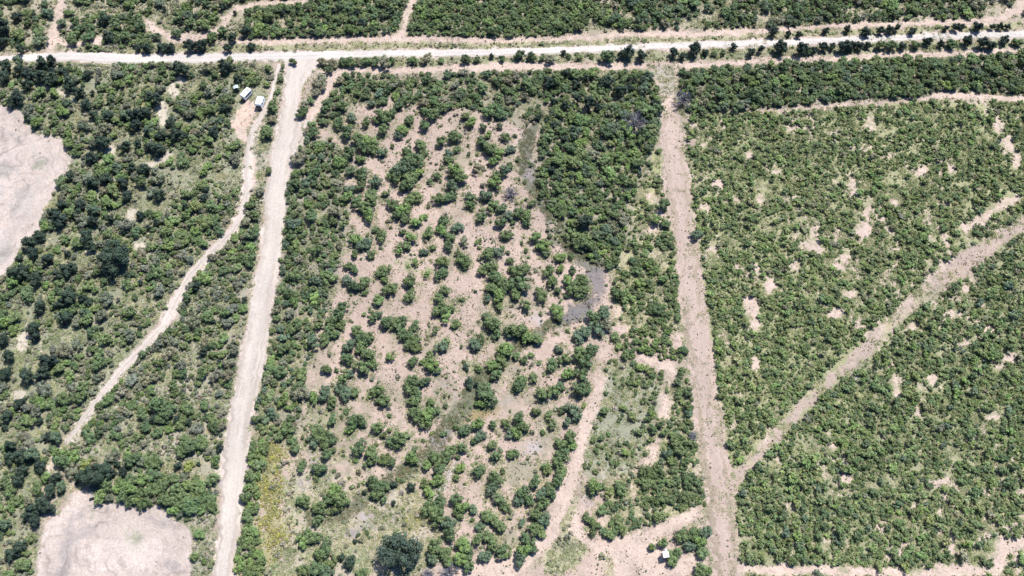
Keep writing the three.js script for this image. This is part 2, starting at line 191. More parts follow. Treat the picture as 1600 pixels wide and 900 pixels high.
const yellowMask = makeMask([...LAYERS[14].polys, ...LAYERS[15].polys], 3);
const roadMask = makeMask([edgePoly(EDGE.main), edgePoly(EDGE.caliche), edgePoly(EDGE.track), edgePoly(EDGE.lane)], 1);
const pondMask = makeMask([POND_W, POND_S], 7);
const height = (x, z) => 0.55 * (fbm(x / 46 + 7, z / 46 + 3) - .5) + 0.16 * (vn(x / 9 + 40, z / 9) - .5) - 0.7 * (x > X0 && x < X1 && z > Z0 && z < Z1 ? at(pondMask, x, z) : 0);

const eastMask = makeMask([G_EAST, G_EAST2], 2), ashMask = makeMask([[[920, 418], [945, 418], [946, 445], [936, 478], [905, 500], [882, 515], [872, 500], [900, 478], [922, 462]], disc(830, 268, 8, 24, .2)], 2);
const streak = (x, z) => sstep(.034, .010, Math.abs(fbm(x / 17 + 5, z / 17 + 88) - .47)) * sstep(.40, .52, fbm(x / 22 + 3, z / 22 + 44));
function groundTexture() {
  const W = 2048, H = 2048, d = new Uint8Array(W * H * 4), s = v => 255 * (v <= .0031308 ? v * 12.92 : 1.055 * Math.pow(v, 1 / 2.4) - .055);
  const LUT = new Uint8Array(4096); for (let i = 0; i < 4096; i++) LUT[i] = clamp(s(i / 4095), 0, 255);
  for (let j = 0; j < H; j++) for (let i = 0; i < W; i++) {
    const x = X0 + (X1 - X0) * (i + .5) / W, z = Z0 + (Z1 - Z0) * (j + .5) / H;
    const n1 = fbm(x / 5, z / 5), n2 = fbm(x / 1.3 + 60, z / 1.3), n3 = NT[(i * 7919 + j * 104729 + ((i * j) >> 3)) & 65535], big = fbm(x / 28 + 9, z / 28 + 77);
    const wx = x + (n1 - .5) * 3.2 + (n2 - .5) * 1.3, wz = z + (vn(x / 3 + 200, z / 3) - .5) * 2.4 + (vn(x / .9, z / .9 + 120) - .5) * 1.0;
    const gx = clamp(Math.round((wx - X0) / CELL - .5), 0, GW - 1), gz = clamp(Math.round((wz - Z0) / CELL - .5), 0, GH - 1), o = gz * GW + gx;
    const sv = 1 + (big - .5) * .35 + (n1 - .5) * .22;
    let r = SOIL[0] * sv, g = SOIL[1] * (sv * .98 + .01), b = SOIL[2] * (sv * .95 + .02);
    { const w = .75 * sstep(.47, .68, fbm(x / 8 + 140, z / 8 + 12) + (n2 - .5) * .4), q = vn(x / 14 + 5, z / 14 + 300); r += (.215 + .05 * q - r) * w; g += (.20 + .01 * q - g) * w; b += (.13 + .02 * q - b) * w; }
    for (let k = 0; k < LAYERS.length; k++) {
      const L = LAYERS[k], m = L.m[o]; if (!m) continue;
      const e = L.amp * ((n1 - .5) * 1.1 + (n2 - .5) * 1.3 + (n3 - .5) * .35);
      const w = L.a * sstep(.22, .78, m / 255 + e * (m < 250 ? 1 : .75)); if (w <= 0) continue;
      const tv = 1 + (n1 - .5) * .3 + (big - .5) * .25;
      r += (L.c[0] * tv - r) * w; g += (L.c[1] * tv - g) * w; b += (L.c[2] * tv - b) * w;
    }
    { const w = at(eastMask, x, z); if (w > .3) { const q = .9 * w * sstep(.25, .7, streak(wx, wz)); r += (.43 - r) * q; g += (.33 - g) * q; b += (.262 - b) * q; } }
    { const w = at(pondMask, x, z); if (w > .25) { const c = fbm(x / 24 + 2, z / 24 + 200) * 9 + n2 * .12, l = sstep(.16, .02, Math.abs(c - Math.round(c))) * sstep(.35, .6, fbm(x / 6 + 90, z / 6)), k = 1 - w * (.22 * l + .16 * sstep(.5, .75, fbm(x / 4 + 7, z / 4 + 55))); r *= k; g *= k; b *= k; } }
    const n4 = vn(x / .42 + 300, z / .42 + 17), smooth = at(pondMask, x, z), dots = (1 - .8 * smooth) * (.26 * sstep(.62, .78, vn(x / .5 + 31, z / .5 + 90) * .8 + n3 * .2) * sstep(.38, .6, fbm(x / 3 + 9, z / 3 + 50))), f = (.74 + .22 * n2 + .14 * n3 + .2 * n4) * (1 - dots), q = (j * W + i) * 4;
    d[q] = LUT[clamp(r * f * 4095, 0, 4095) | 0]; d[q + 1] = LUT[clamp(g * f * 4095, 0, 4095) | 0]; d[q + 2] = LUT[clamp(b * f * 4095, 0, 4095) | 0]; d[q + 3] = 255;
  }
  const t = new THREE.DataTexture(d, W, H); t.colorSpace = THREE.SRGBColorSpace; t.magFilter = THREE.LinearFilter; t.wrapS = t.wrapT = THREE.MirroredRepeatWrapping; t.needsUpdate = true; return t;
}
function grainTexture(n, f, lo, hi, srgb) {                         // tileable speckle for bumps and gravel
  const d = new Uint8Array(n * n * 4);
  for (let j = 0; j < n; j++) for (let i = 0; i < n; i++) {
    const u = i / n, v = j / n; let s = 0, a = .5;
    for (let o = 0, k = f; o < 4; o++, k *= 2, a *= .6) { const x = u * k, y = v * k, xi = Math.floor(x), yi = Math.floor(y); let fx = x - xi, fy = y - yi; fx = fx * fx * (3 - 2 * fx); fy = fy * fy * (3 - 2 * fy); const h = (p, q2) => NT[(((p % k + k) % k) * 131 + ((q2 % k + k) % k) * 977 + o * 4001) & 65535]; s += a * ((h(xi, yi) * (1 - fx) + h(xi + 1, yi) * fx) * (1 - fy) + (h(xi, yi + 1) * (1 - fx) + h(xi + 1, yi + 1) * fx) * fy); }
    const val = clamp(lo + (hi - lo) * s / 1.09) * 255, q = (j * n + i) * 4; d[q] = d[q + 1] = d[q + 2] = val; d[q + 3] = 255;
  }
  const t = new THREE.DataTexture(d, n, n); t.magFilter = THREE.LinearFilter; t.wrapS = t.wrapT = THREE.RepeatWrapping; if (srgb) t.colorSpace = THREE.SRGBColorSpace; t.needsUpdate = true; return t;
}
{ // one sheet out to the horizon, finely divided where the camera looks
  const lines = (a, b, step) => { const v = []; for (let x = a; x <= b + 1e-6; x += step) v.push(x); let s = step, lo = a, hi = b; while (hi < 3000) { s *= 1.6; hi += s; lo -= s; v.push(hi); v.unshift(lo); } return v; };
  const xs = lines(-230, 230, 1.25), zs = lines(-160, 115, 1.25), nx = xs.length, nz = zs.length;
  const pos = new Float32Array(nx * nz * 3), uv = new Float32Array(nx * nz * 2), idx = [];
  for (let j = 0; j < nz; j++) for (let i = 0; i < nx; i++) {
    const o = j * nx + i; pos[o * 3] = xs[i]; pos[o * 3 + 1] = height(xs[i], zs[j]); pos[o * 3 + 2] = zs[j];
    uv[o * 2] = (xs[i] - X0) / (X1 - X0); uv[o * 2 + 1] = (zs[j] - Z0) / (Z1 - Z0);
    if (i < nx - 1 && j < nz - 1) idx.push(o, o + nx, o + 1, o + 1, o + nx, o + nx + 1);
  }
  const g = new THREE.BufferGeometry(); g.setAttribute('position', new THREE.BufferAttribute(pos, 3)); g.setAttribute('uv', new THREE.BufferAttribute(uv, 2)); g.setIndex(idx); g.computeVertexNormals();
  const bump = grainTexture(512, 16, 0, 1, false); bump.repeat.set(70, 70 * (Z1 - Z0) / (X1 - X0));
  const m = new THREE.MeshStandardMaterial({ map: groundTexture(), roughness: 1, bumpMap: bump, bumpScale: .16 });
  const o = new THREE.Mesh(g, m); o.name = 'ground'; o.userData = { kind: 'structure', label: 'dry pinkish soil with patches of grass, ash and dry pond bed', category: 'ground' }; scene.add(shade(o));
}
console.log('ground done');

// ---------------------------------------------------------------- roads and lanes
const gravel = grainTexture(512, 24, .7, 1.04, false); const gravelBump = grainTexture(512, 32, 0, 1, false);
function ribbon(name, edge, color, opt, label) {
  const A = edge.map(q => P(q[0], q[1])), B = edge.map(q => P(q[2], q[3]));
  const cA = new THREE.CatmullRomCurve3(A.map(p => new THREE.Vector3(p.x, 0, p.z)), false, 'centripetal'), cB = new THREE.CatmullRomCurve3(B.map(p => new THREE.Vector3(p.x, 0, p.z)), false, 'centripetal');
  const len = cA.getLength(), n = Math.round(len / .8), K = opt.across ?? 12, pos = [], uv = [], col = [], idx = [], a = new THREE.Vector3(), b = new THREE.Vector3();
  for (let i = 0; i <= n; i++) {
    cA.getPoint(i / n, a); cB.getPoint(i / n, b);
    const s = i * len / n, w = a.distanceTo(b), ja = (fbm(s / 3.1, 11 + w) - .5) * opt.rag + (vn(s / .9, 5) - .5) * opt.rag * .5, jb = (fbm(s / 3.3, 91 + w) - .5) * opt.rag + (vn(s / .8, 25) - .5) * opt.rag * .5;
    for (let k = 0; k <= K; k++) {
      const t = k / K, tt = -ja / w * (1 - t) + (1 + jb / w) * t + 0 * w, x = a.x + (b.x - a.x) * tt, z = a.z + (b.z - a.z) * tt;
      const e = Math.min(t, 1 - t) * 2, rut = opt.ruts ? opt.ruts.reduce((q, c) => Math.max(q, 1 - Math.abs(t - c) / .1), 0) : 0;
      pos.push(x, height(x, z) - .07 + .17 * sstep(0, .3, e) - .04 * Math.max(0, rut) + .02 * vn(x * 1.7, z * 1.7), z); uv.push(t * w / 6, s / 6);
      const v = 1 + (fbm(x / 9, z / 9) - .5) * .25 + (fbm(t * w / .7 + 7, s / 22) - .5) * .3, dm = opt.mix * sstep(.44, .64, .6 * fbm(t * w / 1.3 + 31, s / 24 + 8) + .4 * fbm(x / 3.5, z / 3.5 + 70) + (rut > 0 ? -.16 : .07));
      for (let c = 0; c < 3; c++) col.push((color[c] * (1 - dm) + opt.other[c] * dm) * v);
      if (i < n && k < K) { const o = i * (K + 1) + k; idx.push(o, o + K + 1, o + 1, o + 1, o + K + 1, o + K + 2); }
    }
  }
  const g = new THREE.BufferGeometry(); g.setAttribute('position', new THREE.Float32BufferAttribute(pos, 3)); g.setAttribute('uv', new THREE.Float32BufferAttribute(uv, 2)); g.setAttribute('color', new THREE.Float32BufferAttribute(col, 3)); g.setIndex(idx); g.computeVertexNormals();
  if (g.attributes.normal.getY(Math.floor(pos.length / 6)) < 0) { for (let i = 0; i < idx.length; i += 3) { const q = idx[i]; idx[i] = idx[i + 1]; idx[i + 1] = q; } g.setIndex(idx); g.computeVertexNormals(); }
  const o = new THREE.Mesh(g, new THREE.MeshStandardMaterial({ vertexColors: true, map: gravel, bumpMap: gravelBump, bumpScale: .05, roughness: 1 }));
  o.name = name; o.userData = { kind: 'structure', label, category: 'road' }; scene.add(shade(o));
}
ribbon('gravel_road', EDGE.main, [0.56, 0.50, 0.437], { rag: 1.0, ruts: [.32, .66], mix: .55, other: [0.44, 0.38, 0.325] }, 'white gravel road running right across the top of the view');
ribbon('caliche_road', EDGE.caliche, [0.51, 0.435, 0.362], { rag: 2.2, ruts: [.3, .45, .62], mix: .8, other: [0.40, 0.33, 0.27], across: 26 }, 'wide pale caliche road running straight down the left side');
ribbon('dirt_track', EDGE.track, [0.52, 0.44, 0.37], { rag: 1.2, ruts: [.25, .75], mix: .6, other: [0.37, 0.30, 0.24] }, 'narrow winding two rut dirt track beside the caliche road');
ribbon('cleared_lane', EDGE.lane, [0.43, 0.325, 0.262], { rag: 3.6, ruts: [.38, .6], mix: .85, other: [0.32, 0.25, 0.18], across: 26 }, 'bare pinkish cleared lane running down the right of the middle field');

// ---------------------------------------------------------------- foliage
function crownGeometry(sd, { lobes = 9, leaves = 620, size = .17, tall = .72, spread = .56, pointed = 0, core = .74, open = 0, lobeR = [.2, .36] }) {
  seed = sd; const L = [[rr(-.1, .1), -.05, rr(-.1, .1), lobeR[1] * 1.15]], sx = rr(.78, 1.2), ph = rr(0, 6.28);
  for (let i = 1; i < lobes; i++) { const a = i * 2.4 + rr(-.7, .7), d = spread * Math.sqrt(rr(.12, 1)) * (1 + .28 * Math.sin(2 * a + ph)) , y = rr(-.38, .62) * (1 - d * .6); L.push([Math.cos(a) * d * rr(.8, 1.1) * sx, y + (1 - d) * pointed * rr(.2, .9), Math.sin(a) * d * rr(.8, 1.1), rr(lobeR[0], lobeR[1]) * (1 - pointed * .2 * Math.max(0, y))]); }
  const pos = [], nor = [], col = [], v = new THREE.Vector3(), n = new THREE.Vector3(), t = new THREE.Vector3(), b = new THREE.Vector3(), q = new THREE.Vector3();
  const tot = L.reduce((s, l) => s + l[3] * l[3], 0);
  const put = (p, nn, c) => { pos.push(p.x, p.y * tall, p.z); nor.push(nn.x, nn.y, nn.z); col.push(c[0], c[1], c[2]); };
  for (const l of L) {
    const cnt = Math.round(leaves * l[3] * l[3] / tot), lt = rr(.85, 1.15);
    for (let i = 0; i < cnt; i++) {
      const cz = rr(-.75, 1), a = rr(0, 6.283), sr = Math.sqrt(1 - cz * cz); v.set(Math.cos(a) * sr, cz, Math.sin(a) * sr);
      const rad = l[3] * rr(.86, 1.22 + open); q.set(l[0] + v.x * rad, l[1] + v.y * rad, l[2] + v.z * rad);
      if (L.some(o => o !== l && (q.x - o[0]) ** 2 + (q.y - o[1]) ** 2 + (q.z - o[2]) ** 2 < (o[3] * .8) ** 2)) continue;
      n.set(v.x + rr(-.8, .8), v.y + .25 + rr(-.8, .8), v.z + rr(-.8, .8)).normalize(); if (n.dot(v) < 0) n.negate();
      t.set(rr(-1, 1), rr(-1, 1), rr(-1, 1)).cross(n).normalize(); b.crossVectors(n, t);
      const s = size * rr(.6, 1.3), w = s * rr(.5, .85), j = lt * rr(.72, 1.28), c = [j * rr(.9, 1.16), j, j * rr(.8, 1.15)];
      const sn = v.clone().multiplyScalar(.3).addScaledVector(n, .8).normalize();
      const A = q.clone().addScaledVector(t, -s), B = q.clone().addScaledVector(b, -w), C = q.clone().addScaledVector(t, s), D = q.clone().addScaledVector(b, w);
      put(A, sn, c); put(B, sn, c); put(C, sn, c); put(A, sn, c); put(C, sn, c); put(D, sn, c);
    }
    if (core) {
      const ico = new THREE.IcosahedronGeometry(1, l[3] > .3 ? 1 : 0), p = ico.attributes.position;
      for (let i = 0; i < p.count; i++) { v.fromBufferAttribute(p, i); const k = l[3] * core * (.82 + .36 * vn(v.x * 2.3 + l[0] * 9 + v.y * 1.7 + 20, v.z * 2.3 + l[2] * 9 + 20)); put(new THREE.Vector3(l[0] + v.x * k, l[1] + v.y * k, l[2] + v.z * k), v, [.8, .8, .8]); }
    }
  }
  const g = new THREE.BufferGeometry(); g.setAttribute('position', new THREE.Float32BufferAttribute(pos, 3)); g.setAttribute('normal', new THREE.Float32BufferAttribute(nor, 3)); g.setAttribute('color', new THREE.Float32BufferAttribute(col, 3)); g.translate(0, .82, 0); return g;
}
function limb(pts, r0, r1, sides = 5) {                             // tapered branch through points
  const pos = [], idx = [], n = pts.length, d = new THREE.Vector3(), u = new THREE.Vector3(), w = new THREE.Vector3();
  for (let i = 0; i < n; i++) {
    d.subVectors(pts[Math.min(n - 1, i + 1)], pts[Math.max(0, i - 1)]).normalize(); u.set(.31, .2, .93).cross(d).normalize(); w.crossVectors(d, u); const r = r0 + (r1 - r0) * i / (n - 1);
    for (let k = 0; k < sides; k++) { const a = k / sides * 6.283; pos.push(pts[i].x + (u.x * Math.cos(a) + w.x * Math.sin(a)) * r, pts[i].y + (u.y * Math.cos(a) + w.y * Math.sin(a)) * r, pts[i].z + (u.z * Math.cos(a) + w.z * Math.sin(a)) * r); if (i < n - 1) { const o = i * sides + k, e = i * sides + (k + 1) % sides; idx.push(o, e, o + sides, e, e + sides, o + sides); } }
  }
  const g = new THREE.BufferGeometry(); g.setAttribute('position', new THREE.Float32BufferAttribute(pos, 3)); g.setIndex(idx); const f = g.toNonIndexed(); f.computeVertexNormals(); return f;
}
const V = (x, y, z) => new THREE.Vector3(x, y, z);
function trunkGeometry(sd, stems = 4) {
  seed = sd; const gs = [];
  for (let i = 0; i < stems; i++) { const a = i / stems * 6.283 + rr(-.4, .4), e = rr(.3, .5); gs.push(limb([V(Math.cos(a) * .03, -.12, Math.sin(a) * .03), V(Math.cos(a) * e * .35, .3, Math.sin(a) * e * .35), V(Math.cos(a) * e, rr(.7, .95), Math.sin(a) * e)], .055, .02)); }
  return mergeGeometries(gs);
}
const BUSH = [], DARK = [], SMALL = [];
for (let i = 0; i < 10; i++) BUSH.push({ crown: crownGeometry(100 + i * 13, { lobes: 18 + (i * 5) % 9, leaves: 1050, size: .105, tall: .74, spread: .7 + .05 * (i % 4), lobeR: [.12, .30], core: .66, open: .16 }), trunk: trunkGeometry(700 + i, 3 + i % 3) });
for (let i = 0; i < 4; i++) DARK.push({ crown: crownGeometry(300 + i * 17, { lobes: 15 + i * 2, leaves: 1000, size: .105, tall: 1.0, spread: .62, pointed: .6, core: .76, lobeR: [.17, .34], open: .1 }), trunk: trunkGeometry(800 + i, 2) });
for (let i = 0; i < 8; i++) SMALL.push({ crown: crownGeometry(500 + i * 11, { lobes: 10 + i % 6, leaves: 480, size: .14, tall: .66, spread: .78, core: .5, open: .3, lobeR: [.1, .28] }), trunk: trunkGeometry(900 + i, 3) });
const TONES = {
  mid: [0.120, 0.168, 0.063], deep: [0.094, 0.142, 0.058], bright: [0.150, 0.222, 0.068], blue: [0.101, 0.146, 0.081], grey: [0.193, 0.195, 0.120], olive: [0.158, 0.205, 0.076], dry: [0.225, 0.25, 0.115], pine: [0.052, 0.080, 0.053], dark: [0.044, 0.070, 0.042], darker: [0.031, 0.052, 0.035], lime: [0.177, 0.215, 0.058], bluegrey: [0.144, 0.165, 0.108],
};
const leafMat = {}; for (const k in TONES) leafMat[k] = new THREE.MeshStandardMaterial({ color: lin(...TONES[k]), vertexColors: true, roughness: .9, side: THREE.DoubleSide });
const barkMat = mat(.13, .105, .085, 1);

// every bush and tree of the place: { x, z, r, kind, tone, src }
const plants = [], hash = new Map(), HC = 4;
const key = (x, z) => Math.floor(x / HC) * 1000 + Math.floor(z / HC);
function addPlant(p) { plants.push(p); const k = key(p.x, p.z); (hash.get(k) ?? hash.set(k, []).get(k)).push(p); }
function crowded(x, z, r, k) { for (let i = -2; i <= 2; i++) for (let j = -2; j <= 2; j++) for (const p of hash.get(key(x + i * HC, z + j * HC)) ?? []) { const d = k * (r + p.r); if ((p.x - x) ** 2 + (p.z - z) ** 2 < d * d) return true; } return false; }
const pick = w => { let t = rnd() * Object.values(w).reduce((a, b) => a + b, 0); for (const k in w) if ((t -= w[k]) <= 0) return k; return Object.keys(w)[0]; };
function tile(ox, oy, tones, src, list, kind = 'bush', grow = 1) {   // crowns read off enlargements of the photograph
  for (const [a, b, c, tone] of list) {
    const px = ox + a / 3, py = oy + b / 3; let q = P(px, py); const r = Math.max(.5, c / 3 * q.m * grow); q = P(px, py, r * (kind === 'dark' ? .8 : .62));
    addPlant({ x: q.x, z: q.z, r, kind, tone: tone ?? pick(tones), src, hand: true });
  }
}
function scatter(src, poly, { r, k = .62, tones, tries, gap = .35, kind = 'bush', clump = 0, cs = 8, darkShare = 0 }) {
  let a = Infinity, b = Infinity, c = -Infinity, d = -Infinity; for (const [x, y] of poly) { a = Math.min(a, x); b = Math.min(b, y); c = Math.max(c, x); d = Math.max(d, y); }
  for (let i = 0; i < tries; i++) {
    const px = rr(a, c), py = rr(b, d); if (!inPoly(px, py, poly)) continue;
    const q = P(px, py), rad = r[0] + (r[1] - r[0]) * Math.pow(rnd(), 1.6);
    const rag = (fbm(q.x / 2.4 + 11, q.z / 2.4 + 8) - .5) * 1.5, bare = at(bareMask, q.x, q.z);
    if (bare > gap + .1 + rag || bare > .85 || at(roadMask, q.x, q.z) > .25) continue;
    if (kind === 'small' && streak(q.x, q.z) > .45) continue;
    if (kind !== 'small' && (at(bareMask, q.x + rad * .7, q.z) > .6 || at(bareMask, q.x - rad * .7, q.z) > .6 || at(bareMask, q.x, q.z + rad * .7) > .6 || at(bareMask, q.x, q.z - rad * .7) > .6)) continue;
    if (clump && fbm(q.x / cs + 13, q.z / cs + 71) < clump + rr(-.04, .04)) continue;
    if (crowded(q.x, q.z, rad, k)) continue;
    const dk = kind === 'bush' && rnd() < darkShare;
    addPlant({ x: q.x, z: q.z, r: rad, kind: dk ? 'dark' : kind, tone: dk ? pick({ dark: 1, darker: 1 }) : pick(tones), src });
  }
}
seed = 4242;
const T_MID = { mid: 5, deep: 3, bright: 1.2, blue: 1.5 };
// the open middle field, bush by bush
tile(400, 0, T_MID, 'field', [[330, 495, 42], [405, 500, 32], [452, 552, 27], [388, 575, 34], [315, 572, 26], [522, 575, 24], [600, 545, 42], [595, 605, 33], [565, 560, 25], [640, 530, 22], [600, 470, 25], [655, 450, 22], [672, 492, 30], [540, 490, 20], [715, 570, 28], [690, 605, 30], [668, 635, 22], [725, 555, 20], [790, 588, 35], [820, 540, 40], [790, 520, 25], [865, 505, 35], [910, 495, 22], [640, 685, 14], [930, 640, 36], [870, 665, 32], [775, 680, 36], [785, 715, 28], [710, 710, 28], [740, 760, 50], [690, 790, 55], [660, 830, 40], [720, 840, 45], [765, 815, 30], [640, 810, 28], [700, 870, 38], [430, 620, 38], [480, 650, 40], [520, 660, 38], [555, 680, 34], [590, 715, 28], [540, 700, 32], [500, 690, 36], [440, 720, 40], [490, 745, 30, 'bright'], [390, 760, 38], [445, 800, 30], [375, 820, 28], [500, 810, 38], [560, 855, 34], [490, 870, 30], [440, 890, 34], [905, 720, 26], [940, 700, 20], [900, 750, 24], [935, 800, 42], [960, 840, 38], [920, 870, 34], [845, 825, 22], [815, 850, 18], [1035, 790, 26, 'grey'], [980, 545, 30], [1010, 575, 32], [1065, 600, 22], [1090, 630, 22], [1060, 670, 36], [1100, 700, 36], [1140, 720, 34], [1110, 755, 28], [1170, 640, 26], [1190, 700, 28], [1145, 590, 18], [1130, 820, 30], [1120, 860, 36], [1165, 800, 34], [1190, 780, 25]]);
tile(400, 300, T_MID, 'field', [[430, 20, 34], [470, 40, 38], [510, 70, 44], [530, 110, 34], [540, 30, 40], [610, 10, 22], [640, 60, 26], [690, 80, 42], [720, 40, 40], [750, 20, 30], [670, 110, 32], [700, 130, 28], [860, 30, 34], [910, 20, 34], [1010, 25, 28], [1005, 60, 26], [1060, 115, 32], [1080, 20, 36], [1110, 60, 38], [1150, 80, 28], [1185, 110, 26], [1150, 145, 36], [1175, 200, 32], [565, 175, 22], [590, 205, 32], [755, 145, 30], [790, 115, 20, 'bright'], [810, 190, 30], [880, 140, 34], [870, 175, 30], [945, 170, 28], [910, 215, 30], [905, 255, 28], [975, 230, 24, 'grey'], [690, 190, 22], [725, 215, 32], [700, 250, 32], [675, 275, 24], [470, 225, 32], [500, 245, 38], [525, 240, 28], [465, 290, 22], [540, 290, 26], [430, 350, 22], [460, 362, 24], [430, 420, 26], [460, 440, 30], [505, 425, 34], [590, 375, 34], [605, 360, 28], [605, 415, 18], [785, 280, 24], [825, 262, 22], [800, 385, 20, 'bright'], [745, 330, 20, 'bright'], [875, 330, 32], [860, 390, 26], [885, 375, 24], [960, 300, 28], [985, 340, 28], [970, 320, 34], [1090, 290, 36], [1130, 280, 30], [1155, 265, 18], [1060, 370, 28], [1090, 350, 34], [1120, 400, 44], [1160, 440, 44], [1110, 450, 36], [1140, 490, 38], [1140, 535, 30], [1085, 500, 22], [1190, 360, 20], [1190, 320, 22], [1120, 345, 30], [725, 425, 32], [725, 485, 34], [625, 460, 34], [575, 505, 32], [650, 445, 20], [880, 465, 30], [860, 500, 30], [870, 550, 42], [890, 580, 30], [915, 545, 24], [935, 620, 24], [410, 540, 32], [385, 580, 40], [350, 610, 36], [400, 620, 30], [345, 650, 38], [320, 690, 34], [370, 670, 26], [550, 585, 30], [575, 575, 22], [610, 610, 36], [650, 615, 34], [690, 600, 28], [670, 635, 28], [745, 625, 28], [700, 670, 36], [735, 690, 36], [750, 730, 26], [715, 715, 30], [475, 650, 36], [500, 690, 36], [440, 720, 40], [490, 730, 34], [430, 780, 36], [530, 760, 40], [500, 820, 44], [545, 800, 28], [530, 680, 28], [625, 775, 24], [840, 650, 22], [870, 725, 36], [890, 700, 24], [735, 795, 28], [815, 760, 26], [825, 815, 40], [850, 840, 24], [790, 790, 24], [330, 830, 30], [410, 870, 36], [440, 850, 24], [1110, 620, 46], [1080, 590, 28], [1130, 660, 30], [1030, 715, 36], [1050, 690, 28], [1170, 740, 46], [1150, 790, 30], [1180, 660, 26], [740, 885, 36], [790, 890, 30], [1000, 890, 28, 'dark'], [980, 820, 14, 'dark'], [1040, 825, 22], [1110, 810, 36], [1130, 850, 40]]);
tile(800, 300, T_MID, 'field', [[30, 100, 30], [70, 110, 30], [95, 60, 20], [70, 150, 24], [110, 215, 28], [145, 255, 36], [160, 285, 28], [230, 305, 32], [275, 305, 16], [175, 370, 34], [225, 360, 20], [285, 365, 24], [20, 380, 40], [60, 360, 34], [40, 430, 50], [20, 480, 36], [70, 530, 32], [140, 480, 36], [190, 420, 34], [265, 420, 36], [330, 410, 38], [290, 450, 36], [340, 460, 34], [315, 490, 22], [255, 490, 16], [210, 560, 36], [215, 590, 26], [215, 465, 24], [30, 650, 48], [70, 680, 36], [120, 690, 36], [20, 770, 28], [60, 785, 24], [380, 590, 38], [430, 570, 42, 'blue'], [400, 640, 42, 'blue'], [340, 660, 40, 'blue'], [310, 680, 30], [440, 620, 34, 'grey'], [220, 740, 28], [250, 780, 36], [320, 760, 46], [340, 800, 44], [190, 810, 32], [370, 740, 34], [260, 850, 36], [330, 860, 38], [100, 870, 28], [45, 885, 32], [865, 200, 34, 'blue'], [710, 60, 34], [680, 135, 32], [725, 150, 28]]);
tile(400, 600, T_MID, 'field', [[270, 65, 28], [320, 45, 36], [360, 80, 36], [420, 50, 40], [400, 20, 34], [460, 40, 28], [350, 105, 22], [570, 30, 32], [600, 80, 36], [720, 20, 36], [740, 80, 40], [760, 50, 34], [750, 140, 40], [800, 150, 42], [830, 130, 34], [820, 90, 24], [790, 190, 30], [450, 180, 32], [490, 170, 34], [440, 220, 26], [570, 205, 36], [360, 170, 28], [300, 230, 48], [270, 270, 34], [350, 260, 36], [320, 280, 30], [150, 215, 38], [110, 245, 28], [180, 300, 30], [490, 300, 38], [540, 330, 40], [530, 370, 28], [600, 350, 30], [640, 370, 26], [670, 260, 42], [700, 240, 26], [630, 275, 24], [600, 240, 22], [730, 345, 36], [740, 310, 22], [215, 385, 28], [330, 330, 34], [360, 310, 20], [300, 400, 40], [280, 440, 20], [550, 460, 34], [590, 480, 38], [570, 520, 36], [600, 540, 24], [370, 510, 48, 'bright'], [400, 540, 44], [380, 580, 30], [340, 540, 36], [300, 580, 38], [290, 640, 30], [225, 545, 38], [240, 700, 36], [220, 740, 36, 'bright'], [275, 720, 34], [330, 770, 42], [300, 800, 34], [350, 840, 30], [290, 870, 40], [330, 890, 40], [230, 870, 30], [500, 890, 34], [800, 380, 34, 'bright'], [840, 350, 36], [900, 320, 34], [860, 400, 38], [850, 450, 36, 'bright'], [790, 460, 26], [810, 510, 30, 'bright'], [890, 360, 28], [930, 300, 24], [960, 390, 26, 'bright'], [940, 440, 20], [975, 220, 30], [1040, 190, 36, 'bright'], [1050, 240, 34], [970, 300, 32], [1020, 270, 20], [810, 580, 38], [860, 560, 40], [850, 620, 48], [900, 650, 40], [910, 700, 38], [940, 540, 40], [970, 580, 36], [950, 600, 30], [840, 770, 44], [830, 820, 36], [880, 790, 36], [900, 830, 36], [980, 760, 46], [960, 820, 46], [1000, 850, 40], [1000, 790, 30], [1045, 410, 36], [1110, 190, 24], [1105, 290, 28], [1130, 335, 32], [1170, 190, 26], [1190, 230, 24], [1190, 330, 24], [1120, 440, 38], [1110, 490, 34], [1140, 540, 32], [1170, 580, 28], [1020, 590, 30], [1080, 620, 40], [1120, 640, 34], [1050, 670, 30], [1150, 670, 34], [1040, 730, 34], [1090, 720, 36], [1110, 760, 36], [1150, 780, 36], [1070, 810, 40], [1170, 800, 30], [1080, 50, 52, 'deep'], [1050, 90, 28]]);
tile(800, 600, T_MID, 'field', [[30, 10, 34], [145, 50, 38], [200, 30, 36], [230, 10, 24], [320, 25, 40], [350, 15, 28], [115, 135, 24], [170, 140, 26], [190, 190, 28], [240, 120, 26], [285, 120, 40, 'blue'], [310, 150, 36], [260, 180, 24], [30, 160, 34], [50, 200, 34], [20, 230, 30], [10, 330, 28], [270, 250, 36], [230, 280, 32], [240, 330, 42], [215, 370, 34], [230, 410, 40], [215, 450, 36], [170, 400, 26], [150, 385, 22], [280, 290, 26], [110, 460, 36], [50, 510, 40], [30, 540, 34], [80, 540, 30], [140, 510, 36, 'blue'], [180, 490, 30], [150, 560, 40], [190, 520, 26], [110, 610, 36], [150, 640, 40], [110, 680, 40], [140, 700, 30], [70, 730, 40], [60, 780, 44], [40, 820, 36], [100, 770, 26], [45, 650, 22], [385, 480, 40], [420, 480, 22], [370, 640, 30], [390, 660, 30], [350, 620, 20], [380, 695, 22], [420, 590, 28], [440, 570, 18], [420, 685, 16], [655, 765, 24], [710, 748, 28], [750, 818, 30], [775, 790, 32], [760, 842, 20], [800, 710, 36], [840, 700, 32], [880, 740, 40], [910, 690, 34], [890, 790, 32], [830, 760, 28], [860, 690, 26], [880, 870, 42], [910, 880, 30]]);
